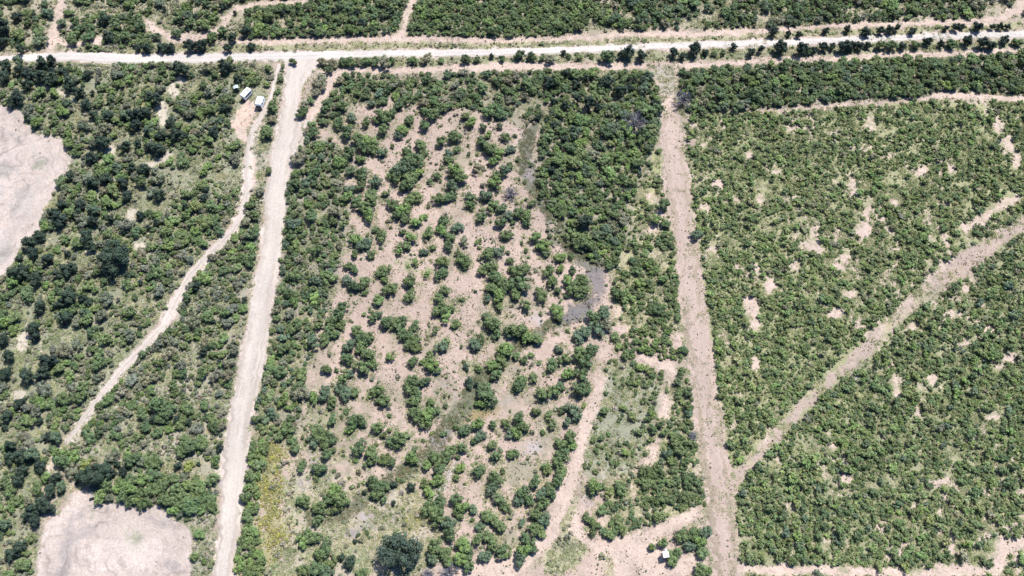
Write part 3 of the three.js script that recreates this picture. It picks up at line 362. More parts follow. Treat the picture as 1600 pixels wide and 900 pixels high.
// small dark round bushes among the ash
tile(400, 600, { dark: 1 }, 'field', [[645, 470, 22], [510, 505, 17], [730, 480, 27], [645, 557, 16], [465, 737, 15], [440, 830, 36], [400, 810, 24], [445, 850, 28], [990, -65, 12], [1005, -3, 15], [1035, 2, 17]], 'dark', .85);
// rows along the gravel road
const road1 = s => s.map(([x, y, r, t]) => [x * 3, y * 3, r * 3, t]);
tile(0, 0, { dark: 1, darker: 2 }, 'roadside', road1([[1209, 51, 9], [1232, 53, 6], [1248, 55, 6], [1290, 48, 7], [1323, 46, 7], [1353, 50, 9], [1376, 49, 8], [1390, 47, 8], [1401, 45, 7], [1425, 49, 8], [1477, 45, 6], [1494, 44, 8], [1504, 42, 6], [1527, 43, 9], [1550, 43, 6], [1562, 43, 6], [1574, 42, 6], [1220, 75, 13], [1253, 78, 12], [1272, 79, 7], [1287, 74, 9], [1300, 73, 7], [1320, 73, 13], [1331, 72, 9], [1343, 72, 8], [1356, 71, 7], [1410, 72, 8], [1448, 66, 8], [1470, 70, 7], [1510, 65, 10], [1535, 68, 11], [1548, 72, 9], [1570, 63, 9], [983, 83, 13], [1003, 87, 10], [970, 86, 8], [1053, 83, 10], [1067, 88, 8], [1085, 78, 13], [1102, 82, 7], [1147, 73, 7], [1173, 82, 9], [1188, 79, 7], [768, 88, 5], [880, 83, 6], [1640, 62, 9], [1670, 60, 10]]), 'dark', .9);
tile(0, 0, { mid: 2, grey: 1, deep: 1 }, 'roadside', road1([[1264, 80, 8], [1375, 72, 10], [1392, 72, 11], [1430, 72, 8], [1485, 70, 9], [1590, 66, 9], [950, 88, 14, 'deep'], [888, 88, 5], [813, 88, 9], [830, 88, 8], [860, 92, 10], [848, 91, 7], [727, 93, 9], [667, 92, 9], [645, 95, 8], [600, 97, 12], [588, 97, 9], [612, 95, 8], [572, 96, 9], [547, 96, 11], [556, 95, 9], [535, 97, 8], [520, 98, 9], [503, 97, 8], [690, 94, 6], [745, 93, 6], [785, 92, 6], [905, 90, 6], [925, 87, 5], [1115, 84, 6], [1130, 82, 5]]));
tile(400, 0, { mid: 1, grey: 1.4, deep: 1 }, 'roadside', [[315, 360, 28], [300, 395, 34], [280, 430, 28], [230, 490, 28], [215, 530, 28], [255, 470, 22], [340, 330, 24], [115, 370, 20], [100, 430, 18], [80, 510, 36], [75, 560, 28], [50, 620, 38], [175, 290, 20], [60, 800, 22], [125, 310, 14], [20, 900, 26]]);
// dark trees of the west wood, tree by tree
const T_DARK = { dark: 3, darker: 1.2, blue: .5 };
tile(0, 0, T_DARK, 'wood', [[30, 310, 40], [25, 360, 36], [90, 290, 34], [140, 350, 40], [200, 300, 36], [250, 290, 32], [100, 330, 30], [190, 360, 36], [250, 370, 34], [300, 340, 34], [410, 350, 30], [230, 390, 30], [330, 400, 36], [370, 440, 34], [405, 490, 34], [320, 490, 28], [435, 440, 16], [440, 540, 28], [510, 550, 34], [590, 540, 36], [640, 540, 40], [690, 530, 36], [640, 590, 36], [700, 610, 34], [740, 470, 40], [700, 455, 30], [860, 330, 44], [835, 308, 28], [800, 580, 34], [830, 640, 36], [760, 640, 34], [740, 700, 40], [700, 690, 30], [650, 680, 30], [490, 670, 44], [590, 690, 34], [550, 790, 36], [500, 840, 36], [430, 740, 36], [680, 800, 36], [620, 790, 28], [580, 860, 36], [440, 860, 40], [80, 460, 40], [50, 480, 30], [130, 400, 30], [1050, 510, 34], [1000, 620, 34], [1030, 570, 24], [930, 640, 16], [950, 610, 16], [1060, 320, 36], [1120, 380, 28], [690, 228, 28], [760, 220, 32], [800, 222, 30], [650, 225, 22], [900, 218, 36], [950, 213, 34], [100, 235, 26], [10, 130, 50], [10, 200, 30], [80, 80, 30], [1090, 180, 34], [1150, 150, 30], [1180, 220, 24], [1070, 230, 24], [1040, 300, 24], [-60, 320, 40], [-90, 380, 40], [-40, 420, 36]], 'dark', .88);
tile(0, 300, T_DARK, 'wood', [[280, 130, 46], [250, 100, 34], [290, 60, 30], [380, 60, 34], [370, 110, 30], [440, 90, 36], [440, 140, 34], [520, 130, 28], [735, 145, 20], [590, 185, 20], [660, 110, 26], [750, 20, 34], [600, 20, 34], [410, 210, 46], [430, 260, 36], [140, 240, 40], [180, 210, 36], [160, 290, 36], [90, 310, 24], [110, 380, 44], [60, 380, 36], [170, 410, 40], [230, 320, 34], [320, 370, 44], [280, 390, 36], [330, 490, 50], [290, 520, 36], [190, 540, 40], [310, 590, 40], [160, 640, 40], [170, 680, 28], [420, 520, 28], [230, 800, 50], [200, 850, 44], [130, 860, 46], [30, 850, 40], [20, 690, 36], [50, 770, 36], [400, 570, 30], [660, 425, 18], [600, 400, 24], [520, 390, 30], [350, 355, 26], [320, 290, 20], [-50, 480, 40], [-80, 600, 40], [-40, 760, 40]], 'dark', .88);
tile(0, 600, T_DARK, 'wood', [[150, 330, 44], [110, 340, 40], [190, 390, 36], [50, 350, 34], [110, 410, 40], [265, 250, 36], [230, 245, 26], [190, 175, 22], [60, 290, 34], [490, 390, 40], [410, 440, 36], [550, 375, 21], [580, 410, 28], [530, 420, 22], [640, 400, 14], [835, 385, 24], [930, 375, 14], [885, 180, 20], [1030, 300, 22], [985, 590, 14], [270, 440, 36], [290, 480, 36], [240, 500, 40], [200, 560, 44], [150, 600, 40], [230, 580, 36], [170, 640, 36], [30, 660, 36], [100, 760, 40], [60, 800, 40], [25, 205, 20], [90, 450, 36], [-50, 300, 40], [-60, 500, 40]], 'dark', .88);
tile(800, 0, { dark: 1 }, 'thicket', [[355, 370, 22], [300, 400, 28], [250, 350, 26], [450, 385, 40], [420, 395, 30], [610, 375, 26], [575, 380, 18], [505, 430, 34], [310, 470, 28], [195, 480, 20], [250, 500, 26], [120, 555, 18], [245, 655, 26], [185, 800, 22], [545, 400, 20], [980, 265, 1]], 'dark', .9);
// bushes standing free round the south pond and the track, and north of the gravel road
tile(0, 600, { mid: 2, bright: 1, deep: 1 }, 'wood', [[620, 355, 44], [600, 340, 30], [730, 360, 36], [700, 370, 28], [885, 380, 30, 'lime'], [900, 290, 44], [870, 270, 40], [950, 280, 40], [850, 320, 36], [300, 360, 50], [340, 340, 44], [280, 330, 40], [400, 375, 34, 'lime'], [935, 705, 26], [910, 810, 26], [960, 830, 18, 'bright'], [740, 100, 50, 'deep'], [790, 130, 44, 'deep'], [760, 160, 40], [265, 130, 22], [190, 90, 34], [310, 70, 40]]);
tile(0, 0, { mid: 2, deep: 1, blue: 1 }, 'north', [[230, 60, 30], [290, 105, 28], [180, 155, 36], [190, 195, 30], [90, 160, 30], [130, 100, 26], [170, 90, 22], [350, 160, 36], [340, 190, 30], [430, 140, 36], [410, 180, 30], [965, 120, 28], [890, 110, 30], [830, 155, 26], [730, 170, 28], [660, 170, 20], [490, 195, 14], [465, 235, 10], [585, 220, 10], [320, 60, 24]]);

// ground already taken by the dead trees and the big single trees
for (const [x, y, r] of [[992, 196, 24], [1068, 160, 19], [798, 304, 12], [702, 895, 14], [668, 898, 9], [1082, 682, 8], [625, 866, 32], [182, 406, 26], [151, 745, 20], [383, 147, 14], [405, 160, 14], [1040, 870, 12]]) { const q = P(x, y), d = { x: q.x, z: q.z, r: r * q.m * .9 }; for (let i = plants.length - 1; i >= 0; i--) { const p = plants[i]; if (Math.hypot(p.x - d.x, p.z - d.z) < d.r * .75) { plants.splice(i, 1); const h = hash.get(key(p.x, p.z)); h.splice(h.indexOf(p), 1); } } const k = key(d.x, d.z); (hash.get(k) ?? hash.set(k, []).get(k)).push(d); }
// seedlings over the open field
scatter('field', [[520, 190], [700, 165], [830, 190], [840, 300], [920, 420], [930, 560], [900, 740], [840, 860], [700, 880], [460, 860], [470, 650], [540, 420]], { r: [.3, 1.0], k: .95, tones: { mid: 3, deep: 2, grey: 1.5, bright: 1 }, tries: 1500, clump: .46, cs: 7 });
// the thickets, filled in
scatter('yellowside', [[388, 700], [420, 690], [405, 760], [400, 820], [412, 880], [415, 990], [350, 990], [365, 900], [376, 790]], { r: [1.2, 2], k: .55, tones: { bright: 3, mid: 3, olive: 1 }, tries: 1500 });
scatter('strip', [[458, 232], [520, 212], [540, 250], [545, 340], [520, 440], [505, 500], [482, 570], [470, 640], [462, 690], [398, 690], [398, 640], [417, 570], [428, 450], [443, 350], [450, 290]], { r: [.8, 2.6], k: .6, tones: { mid: 4, deep: 2, blue: 1.6, grey: 1.6, bright: 1, olive: .6 }, tries: 4500, clump: .37, cs: 6 });
scatter('thicket', [[520, 117], [640, 118], [760, 110], [850, 108], [845, 190], [800, 188], [760, 185], [730, 165], [690, 172], [640, 160], [560, 168], [505, 190], [492, 215], [470, 235], [480, 200], [515, 140]], { r: [.9, 2.7], k: .6, tones: { mid: 4, deep: 3, grey: 2, blue: 1, olive: .6 }, tries: 4500, clump: .42, cs: 6 });
scatter('thicket', [[850, 110], [930, 115], [1010, 110], [1030, 140], [1034, 180], [1016, 235], [994, 290], [984, 350], [968, 400], [955, 420], [925, 410], [900, 392], [885, 350], [862, 335], [845, 300], [838, 240], [852, 190]], { r: [.9, 2.9], k: .59, tones: { mid: 5, deep: 2, bright: 1.6, blue: 1.2, olive: 1, grey: .5 }, tries: 8000, clump: .34, cs: 6, darkShare: .04 });
scatter('eastthicket', [[1062, 110], [1200, 103], [1330, 97], [1470, 93], [1600, 86], [1750, 78], [1750, 142], [1600, 146], [1510, 144], [1420, 150], [1330, 154], [1200, 168], [1080, 178], [1058, 160]], { r: [1.0, 3], k: .57, tones: { mid: 5, deep: 3, blue: 1.5, bright: 1, grey: .8, olive: .6 }, tries: 12000, clump: .25, cs: 6 });
scatter('middle_east', [[1000, 380], [1048, 345], [1062, 460], [1068, 520], [1064, 590], [1030, 600], [985, 570], [960, 540], [958, 505], [958, 430], [985, 400]], { r: [.6, 2.0], k: .6, tones: { mid: 4, bright: 1.5, olive: 1.8, deep: 1 }, tries: 2600, clump: .4, cs: 5 });
scatter('middle_east', [[1035, 690], [1060, 600], [1080, 600], [1100, 740], [1104, 790], [1060, 805], [1010, 822], [945, 840], [945, 760], [985, 745], [1005, 735]], { r: [.6, 2.0], k: .58, tones: { mid: 5, deep: 2, olive: 1.4, blue: .6 }, tries: 3200, clump: .36, cs: 5 });
scatter('middle_east', [[1016, 235], [1034, 235], [1040, 330], [1048, 345], [1000, 380], [968, 400], [984, 350], [994, 290]], { r: [.5, 1.7], k: .75, tones: { mid: 3, bright: 1, olive: 2 }, tries: 600, clump: .44, cs: 5 });
scatter('middle_east', [[945, 560], [1060, 540], [1080, 600], [1040, 700], [985, 745], [930, 740], [905, 740], [920, 660]], { r: [.5, 1.6], k: .78, tones: { mid: 3, bright: 1, olive: 2, deep: 1 }, tries: 1100, clump: .44, cs: 5 });
scatter('eastfield', [[1072, 182], [1200, 178], [1330, 166], [1450, 158], [1760, 158], [1760, 250], [1600, 338], [1550, 362], [1460, 420], [1390, 490], [1290, 582], [1142, 735], [1122, 590], [1102, 440], [1088, 330], [1072, 250]], { r: [.35, 1.55], k: .63, kind: 'small', tones: { mid: 4, olive: 3, bright: 2.6, deep: 1.4, dry: .8, grey: .3 }, tries: 60000, clump: .395, cs: 4.2 });
scatter('eastfield2', [[1152, 765], [1290, 612], [1342, 580], [1410, 506], [1600, 364], [1760, 280], [1760, 990], [1168, 990], [1158, 880], [1150, 810]], { r: [.4, 1.8], k: .63, kind: 'small', tones: { mid: 4.5, deep: 2, olive: 2, blue: .8, bright: 2, dry: .4, grey: .3 }, tries: 52000, clump: .375, cs: 4.2 });
scatter('north', [[640, -50], [935, -50], [935, 20], [905, 48], [870, 57], [640, 57], [646, 25]], { r: [.8, 2.2], k: .58, tones: { mid: 4, deep: 2, bright: 1.2, olive: 1.2 }, tries: 9000, clump: .3, cs: 6 });
scatter('north', [[935, -50], [1760, -60], [1740, 0], [1590, 25], [1480, 33], [1300, 36], [1200, 44], [1080, 48], [990, 46], [935, 40]], { r: [.9, 2.8], k: .62, tones: { mid: 4, deep: 2.5, blue: 1.3, bright: 1, grey: .9 }, tries: 12000, clump: .4, cs: 7 });
scatter('north', [[400, -50], [640, -50], [628, 20], [620, 58], [430, 64], [380, 60]], { r: [1, 2.7], k: .6, tones: { mid: 4, deep: 3, bright: 1, olive: .8 }, tries: 6000, clump: .36, cs: 7, darkShare: .08 });
scatter('north', [[-160, -50], [400, -50], [385, 70], [230, 76], [-160, 78]], { r: [.9, 2.8], k: .66, tones: { mid: 4, bright: 1.2, deep: 2, blue: 1, olive: .8 }, tries: 7000, clump: .50, cs: 8, darkShare: .06 });
scatter('wood', [[-160, 100], [425, 102], [428, 120], [418, 140], [395, 128], [385, 168], [360, 200], [382, 240], [370, 330], [350, 360], [300, 415], [260, 470], [200, 550], [165, 595], [100, 690], [70, 770], [60, 860], [50, 990], [-160, 990], [-160, 500], [0, 440], [110, 260], [60, 200], [0, 160], [-160, 148]], { r: [.7, 2.6], k: .6, tones: { mid: 4, grey: 1.5, bluegrey: 2, bright: 1.5, deep: 1.5, olive: 1.2 }, tries: 22000, clump: .465, cs: 7, darkShare: .03 });
scatter('midwest', [[395, 300], [402, 350], [398, 400], [385, 480], [368, 560], [358, 640], [345, 715], [338, 790], [300, 815], [262, 795], [160, 780], [120, 755], [104, 700], [180, 605], [264, 512], [305, 432], [378, 362]], { r: [.6, 2.4], k: .62, tones: { mid: 4, bluegrey: 2, grey: 1.5, deep: 1.5, bright: 1, olive: .8 }, tries: 10000, clump: .46, cs: 6, darkShare: .02 });
scatter('pondside', [[158, 752], [240, 745], [335, 750], [340, 790], [300, 805], [280, 806], [262, 796], [160, 785]], { r: [1.6, 2.6], k: .5, tones: { mid: 4, bright: 1.6, deep: 1 }, tries: 1500 });
console.log('plants', plants.length, Object.entries(plants.reduce((a, p) => (a[p.kind] = (a[p.kind] ?? 0) + 1, a), {})).join(' '));

// ---------------------------------------------------------------- the plants that show largest stand as single things, the rest as one mass
const ORD = ['nearest', 'second nearest', 'third nearest', 'fourth nearest', 'fifth nearest', 'sixth nearest', 'seventh nearest', 'eighth nearest', 'ninth nearest', 'tenth nearest'];
const LANDMARK = [['the white gravel road and caliche road junction', 500, 100], ['the big oval clump near the top of the field', 640, 262], ['the small dead grey tree inside the field', 798, 302], ['the dark charred bend of the dry channel', 935, 445], ['the yellow flower strip beside the caliche road', 435, 760], ['the round pale ash patch', 575, 815], ['the large dark blue-green tree', 625, 860], ['the white hunting blind', 1040, 867], ['the grey rocky gully', 695, 755], ['the large dead grey tree', 992, 192], ['the bare pink loop at the foot of the lane', 800, 885], ['the pale ash disc by the brown channel', 707, 620], ['the south dry pond', 230, 790], ['the west dry pond', 110, 245], ['the white camper', 405, 157], ['the sage grass patch', 975, 640], ['the violet ash heap on the diagonal lane', 1345, 582], ['the purple ash disc among the lower bushes', 832, 698], ['the pale sand scar at the left edge', 40, 530], ['the light clearing in the upper wood', 253, 175], ['the sandy gully in the upper wood', 245, 252], ['the sand scar right of the west pond', 172, 288], ['the bend of the dirt track', 385, 300], ['the lower end of the dirt track', 102, 695], ['the track fork at the top left', 80, 68], ['the top of the cleared lane', 1035, 115], ['the small pale path in the top left wood', 85, 142], ['the largest dark round tree of the wood', 182, 402], ['the middle of the dirt track', 275, 465], ['the green meadow in the upper wood', 325, 178], ['the small sandy spot at the left edge', 30, 615], ['the bright grass by the dry channel', 818, 238], ['the top right corner', 1600, 0], ['the track turning north of the gravel road', 634, 40], ['the widening of the caliche road', 470, 205]];
const px = p => toPx(p.x, p.z);
const inFrame = p => { const [x, y] = px(p); return x > -15 && x < 1615 && y > -10 && y < 912; };
const area = { field: 'scattered over the bare soil of the middle field', roadside: 'in the row along the gravel road', wood: 'in the wood between the ponds and the dirt track', thicket: 'in the thicket at the top of the middle field', eastthicket: 'in the thicket band under the gravel road at right', middle_east: 'between the sage patch and the cleared lane', strip: 'in the strip right of the caliche road', yellowside: 'between the caliche road and the yellow flowers', north: 'on the far side of the gravel road', midwest: 'between the dirt track and the caliche road', pondside: 'along the top edge of the south dry pond', eastfield: 'in the scrub right of the lane', eastfield2: 'in the scrub below the diagonal lane' };
const toneWord = { mid: 'green', deep: 'deep green', bright: 'bright green', blue: 'bluish green', grey: 'grey-green', olive: 'olive green', dry: 'dry yellowish', pine: 'dark blue-green', dark: 'dark green', darker: 'blackish green', lime: 'yellow-green', bluegrey: 'grey-blue green' };
for (const p of plants) p.show = inFrame(p) ? p.r * (p.hand ? 1.15 : 1) / P(...px(p)).m : 0;
const bySize = (a, b) => b.show - a.show;
const singles = [...plants.filter(p => p.kind === 'bush' && p.show).sort(bySize).slice(0, 300), ...plants.filter(p => p.kind === 'dark' && p.show).sort(bySize)];
const single = new Set(singles);
{ // say which one: by its rank from a landmark where it is among the nearest, else by the stand it belongs to
  for (const kind of ['bush', 'dark']) for (const [what, lx, ly] of LANDMARK) {
    const near = plants.filter(p => (p.kind === 'dark') === (kind === 'dark')).map(p => { const [x, y] = px(p); return [Math.hypot(x - lx, y - ly), p]; }).filter(q => q[0] < 140).sort((a, b) => a[0] - b[0]).slice(0, 10);
    near.forEach(([, p], i) => { if (!p.rank || i < p.rank[0]) p.rank = [i, what]; });
  }
  for (const p of singles) if (p.rank) p.label = `${toneWord[p.tone]} ${p.kind === 'dark' ? 'tree' : 'bush'} ${ORD[p.rank[0]]} to ${p.rank[1]}`;
  const TH = ['first', 'second', 'third', 'fourth', 'fifth', 'sixth', 'seventh', 'eighth', 'ninth', 'tenth', 'eleventh', 'twelfth', 'thirteenth', 'fourteenth', 'fifteenth', 'sixteenth', 'seventeenth', 'eighteenth', 'nineteenth', 'twentieth'];
  for (const kind of ['bush', 'dark']) for (const side of ['above', 'below']) {
    const row = plants.filter(p => p.src === 'roadside' && p.kind === kind && p.show).map(p => [...px(p), p]).filter(([x, y]) => x > 498 && (y < 80 - (x - 800) * .033) === (side === 'above')).sort((a, b) => a[0] - b[0]);
    row.forEach(([, , p], i) => { const k = row.length - 1 - i, n = i < k ? TH[i] : TH[k]; if (n && single.has(p)) p.label = `${kind === 'dark' ? 'dark tree' : 'green bush'}, ${n} from the ${i < k ? 'left' : 'right'} end of the row ${side} the gravel road`; });
  }
  for (const p of singles) if (!p.label) {
    const [x, y] = px(p), w = p.show > 13 ? 'large' : p.show > 9.5 ? 'middling' : 'small';
    const where = p.src === 'field' ? `, ${y < 300 ? 'upper' : y < 600 ? 'middle' : 'lower'} ${x < 650 ? 'left' : x < 800 ? 'centre' : 'right'} part` : p.src === 'wood' ? `, ${y < 300 ? 'upper' : y < 600 ? 'middle' : 'lower'} part` : p.src === 'north' || p.src === 'eastthicket' ? `, ${x < 320 ? 'far left' : x < 640 ? 'left' : x < 960 ? 'middle' : x < 1280 ? 'right' : 'far right'} part` : '';
    if (p.src === 'field' || p.src === 'wood') { const near = LANDMARK.map(([what, lx, ly]) => [Math.hypot(x - lx, y - ly), what]).sort((a, b) => a[0] - b[0])[0][1]; p.label = `${w} ${toneWord[p.tone]} ${p.src} ${p.kind === 'dark' ? 'tree' : 'bush'} towards ${near}`; continue; }
    p.label = `${w} ${toneWord[p.tone]} ${p.kind === 'dark' ? 'tree' : 'bush'} ${area[p.src]}${where}`;
  }
}
const proto = {};
function standing(p, i) {
  const set = p.kind === 'dark' ? DARK : BUSH, v = (i * 5 + (p.x * 3 | 0) & 1023) % set.length, id = p.kind + v + p.tone;
  let o;
  if (!proto[id]) {
    o = proto[id] = new THREE.Group(); const a = new THREE.Mesh(set[v].trunk, barkMat); a.name = 'trunk'; const b = new THREE.Mesh(set[v].crown, leafMat[p.tone]); b.name = 'crown'; o.add(a, b); shade(o);
  } else o = proto[id].clone();
  o.name = numbered(p.kind === 'dark' ? 'dark_tree' : 'bush');
  o.position.set(p.x, height(p.x, p.z) - .02, p.z); o.rotation.y = rr(0, 6.28); const s = p.r * (p.kind === 'dark' ? 1.0 : .93); o.scale.set(s * rr(.92, 1.1), s * rr(.85, 1.15) * (p.kind === 'dark' ? 1.05 : 1), s * rr(.92, 1.1));
  o.userData = { label: p.label, category: p.kind === 'dark' ? 'tree' : 'bush', group: `${p.kind === 'dark' ? 'dark trees' : 'bushes'} ${area[p.src]}` };
  scene.add(o);
}
seed = 777; singles.forEach(standing);
{
  const G = new THREE.Group(); G.name = 'scrub'; G.userData = { kind: 'stuff', label: 'mass of small green bushes covering the fields and thickets', category: 'scrub' };
  const sets = { bush: BUSH, small: SMALL, dark: DARK }, buckets = {};
  for (const p of plants) if (!single.has(p)) { const set = sets[p.kind], v = rnd() * set.length | 0; (buckets[p.kind + v] ??= { set: set[v], list: [], kind: p.kind }).list.push(p); }
  const m4 = new THREE.Matrix4(), qq = new THREE.Quaternion(), e = new THREE.Euler(), c = new THREE.Color();
  const white = new THREE.MeshStandardMaterial({ color: 0xffffff, vertexColors: true, roughness: .9, side: THREE.DoubleSide });
  for (const k in buckets) {
    const { set, list } = buckets[k], im = new THREE.InstancedMesh(set.crown, white, list.length), it = new THREE.InstancedMesh(set.trunk, barkMat, list.length);
    list.forEach((p, i) => {
      e.set(rr(-.12, .12), rr(0, 6.28), rr(-.12, .12)); qq.setFromEuler(e); const s = p.r * 1.0; m4.compose(V(p.x, height(p.x, p.z) - .03, p.z), qq, V(s * rr(.85, 1.15), s * rr(.75, 1.15), s * rr(.85, 1.15))); im.setMatrixAt(i, m4); it.setMatrixAt(i, m4);
      const t = TONES[p.tone], j = p.kind === 'small' ? rr(.9, 1.38) : rr(.82, 1.24); c.setRGB(t[0] * j * rr(.93, 1.1), t[1] * j, t[2] * j * rr(.9, 1.12)); im.setColorAt(i, c);
    });
    im.name = 'crown'; it.name = 'trunk'; im.userData.kind = it.userData.kind = 'stuff'; G.add(im, it);
  }
  scene.add(shade(G));
}
console.log('bushes done');

// ---------------------------------------------------------------- low growth on the soil: tufts, weeds, litter
function tuftGeometry(sd, n, len, wid, lean) {
  seed = sd; const pos = [], nor = [];
  for (let i = 0; i < n; i++) {
    const a = rr(0, 6.28), l = len * rr(.6, 1.2), ox = rr(-.35, .35), oz = rr(-.35, .35), k = lean * rr(.4, 1.2), dx = Math.cos(a), dz = Math.sin(a), w = wid * rr(.7, 1.3);
    pos.push(ox + dz * w, -.03, oz - dx * w, ox - dz * w, -.03, oz + dx * w, ox + dx * l * k, l, oz + dz * l * k);
    const nl = Math.hypot(1, k), up = pos.length; nor.push(...[0, 0, 0].flatMap(() => [-dx / nl, Math.max(.3, k / nl), -dz / nl]));
  }
  const g = new THREE.BufferGeometry(); g.setAttribute('position', new THREE.Float32BufferAttribute(pos, 3)); g.setAttribute('normal', new THREE.Float32BufferAttribute(nor, 3)); return g;
}
function cover(name, label, category, geos, tries, test, colors, size, box = [-90, -40, 1690, 960]) {
  const G = new THREE.Group(); G.name = name; G.userData = { kind: 'stuff', label, category };
  const lists = geos.map(() => []); const white = new THREE.MeshStandardMaterial({ color: 0xffffff, roughness: .95, side: THREE.DoubleSide, vertexColors: !!geos[0].attributes.color });
  for (let i = 0; i < tries; i++) {
    const [sx, sy] = [rr(box[0], box[2]), rr(box[1], box[3])], q = P(sx, sy); if (rnd() > (q.m * q.m) / .115) continue;
    const w = test(q.x, q.z, sx, sy); if (w <= 0 || rnd() > w) continue;
    lists[rnd() * geos.length | 0].push([q.x, q.z, rr(size[0], size[1]) * (rnd() < .12 ? 1.6 : 1), colors(q.x, q.z)]);
  }
  const m4 = new THREE.Matrix4(), qq = new THREE.Quaternion(), e = new THREE.Euler(), c = new THREE.Color(); let n = 0;
  geos.forEach((g, k) => {
    const im = new THREE.InstancedMesh(g, white, lists[k].length); n += lists[k].length;
    lists[k].forEach(([x, z, s, t], i) => { e.set(rr(-.1, .1), rr(0, 6.28), rr(-.1, .1)); qq.setFromEuler(e); m4.compose(V(x, height(x, z), z), qq, V(s, s * rr(.7, 1.2), s)); im.setMatrixAt(i, m4); const j = rr(.75, 1.25); im.setColorAt(i, c.setRGB(t[0] * j, t[1] * j, t[2] * j)); });
    im.name = category.replace(' ', '_'); im.userData.kind = 'stuff'; G.add(im);
  });
  scene.add(shade(G)); console.log(name, n);
}
seed = 31; const tufts = [0, 1, 2].map(i => tuftGeometry(40 + i, 18, .34, .07, 1.3)), weedGeo = [0, 1, 2].map(i => crownGeometry(60 + i, { lobes: 4, leaves: 46, size: .34, tall: .6, spread: .5, core: 0 }));
for (const g of weedGeo) g.translate(0, -.4, 0);
const GR = [[0.42, 0.38, 0.20], [0.31, 0.31, 0.15], [0.48, 0.43, 0.27], [0.23, 0.265, 0.11], [0.28, 0.285, 0.16]];
cover('grass_tufts', 'dry yellowish grass tufts growing between the bushes', 'grass', tufts, 1100000, (x, z) => { const g = at(grassMask, x, z), b = at(bareMask, x, z); { const [ux, uy] = toPx(x, z); if (ux > 1010 && ux < 1062 && uy > 104 && uy < 175) return .45 * sstep(.36, .58, fbm(x / 3, z / 3 + 5)); } const ch = at(channelMask, x, z), rd = at(roadMask, x, z); if (rd > .02 && rd < .5) return .55 * sstep(.42, .6, fbm(x / 4 + 77, z / 4)); if (ch > .4 && at(ashMask, x, z) < .3) return .7 * sstep(.36, .55, fbm(x / 2.5, z / 2.5)); if (at(diagMask, x, z) > .3) return .5 * sstep(.46, .62, fbm(x / 5, z / 5 + 19)); if (rd >= .5 && x > 40) return .3 * sstep(.5, .62, fbm(x / 6 + 3, z / 6 + 28)); if (b > .6) return 0; const q = g < .5 && fbm(x / 5 + 60, z / 5) > .45 && crowded(x, z, .5, 1.12) ? .35 : 0; return Math.max(q, g * sstep(.32, .62, fbm(x / 3.7 + 5, z / 3.7)) * .8); }, (x, z) => at(channelMask, x, z) > .35 ? (rnd() < .6 ? [0.14, 0.155, 0.075] : [0.21, 0.175, 0.095]) : at(eastMask, x, z) > .5 && rnd() < .6 ? (rnd() < .5 ? [0.235, 0.285, 0.11] : [0.33, 0.34, 0.16]) : GR[clamp(fbm(x / 6 + 80, z / 6) * 1.5 - .2 + rr(-.25, .25), 0, .999) * GR.length | 0], [.6, 1.25]);
cover('yellow_flowers', 'low yellow flowering weeds in patches on the soil', 'flowers', weedGeo, 300000, (x, z) => at(yellowMask, x, z) * sstep(.36, .62, fbm(x / 2.2, z / 2.2 + 40)) * .8, (x, z) => rnd() < .38 ? [0.33, 0.31, 0.065] : rnd() < .5 ? [0.20, 0.22, 0.075] : [0.25, 0.20, 0.10], [.14, .32], [395, 585, 800, 890]);
cover('low_weeds', 'small dark weeds and clods dotted over the bare soil', 'weeds', weedGeo, 900000, (x, z, sx, sy) => { if (at(roadMask, x, z) > .1) return at(roadMask, x, z) > .8 && sx > 1000 ? .16 : 0; if (at(pondMask, x, z) > .3) return .01; if (at(ashMask, x, z) > .35) return .75 * sstep(.4, .6, fbm(x / 2, z / 2 + 31)); const b = at(bareMask, x, z), g = at(grassMask, x, z); return (b > .4 ? .16 : g > .5 ? .22 : .42) * sstep(.42, .62, fbm(x / 2.6 + 3, z / 2.6 + 66)) * 1.3; }, (x, z) => at(ashMask, x, z) > .35 ? (rnd() < .5 ? [0.07, 0.065, 0.065] : [0.22, 0.2, 0.19]) : rnd() < .45 ? [0.13, 0.15, 0.075] : rnd() < .5 ? [0.19, 0.145, 0.105] : [0.25, 0.235, 0.13], [.07, .27]);
cover('low_brush', 'low greyish and green brush filling gaps in the wood', 'brush', weedGeo, 330000, (x, z, sx, sy) => { if (at(bareMask, x, z) > .2) return 0; const w = at(grassMask, x, z); return w > .4 ? (sx < 420 ? .9 : .3) * sstep(.38, .58, fbm(x / 5 + 33, z / 5 + 6)) : sx > 400 && sx < 1060 && fbm(x / 6 + 33, z / 6) > .62 ? .35 : 0; }, (x, z) => x > 60 ? (rnd() < .5 ? [0.18, 0.23, 0.085] : rnd() < .5 ? [0.14, 0.20, 0.07] : [0.25, 0.265, 0.13]) : rnd() < .4 ? [0.20, 0.21, 0.13] : rnd() < .5 ? [0.15, 0.185, 0.08] : [0.25, 0.225, 0.165], [.3, .8]);

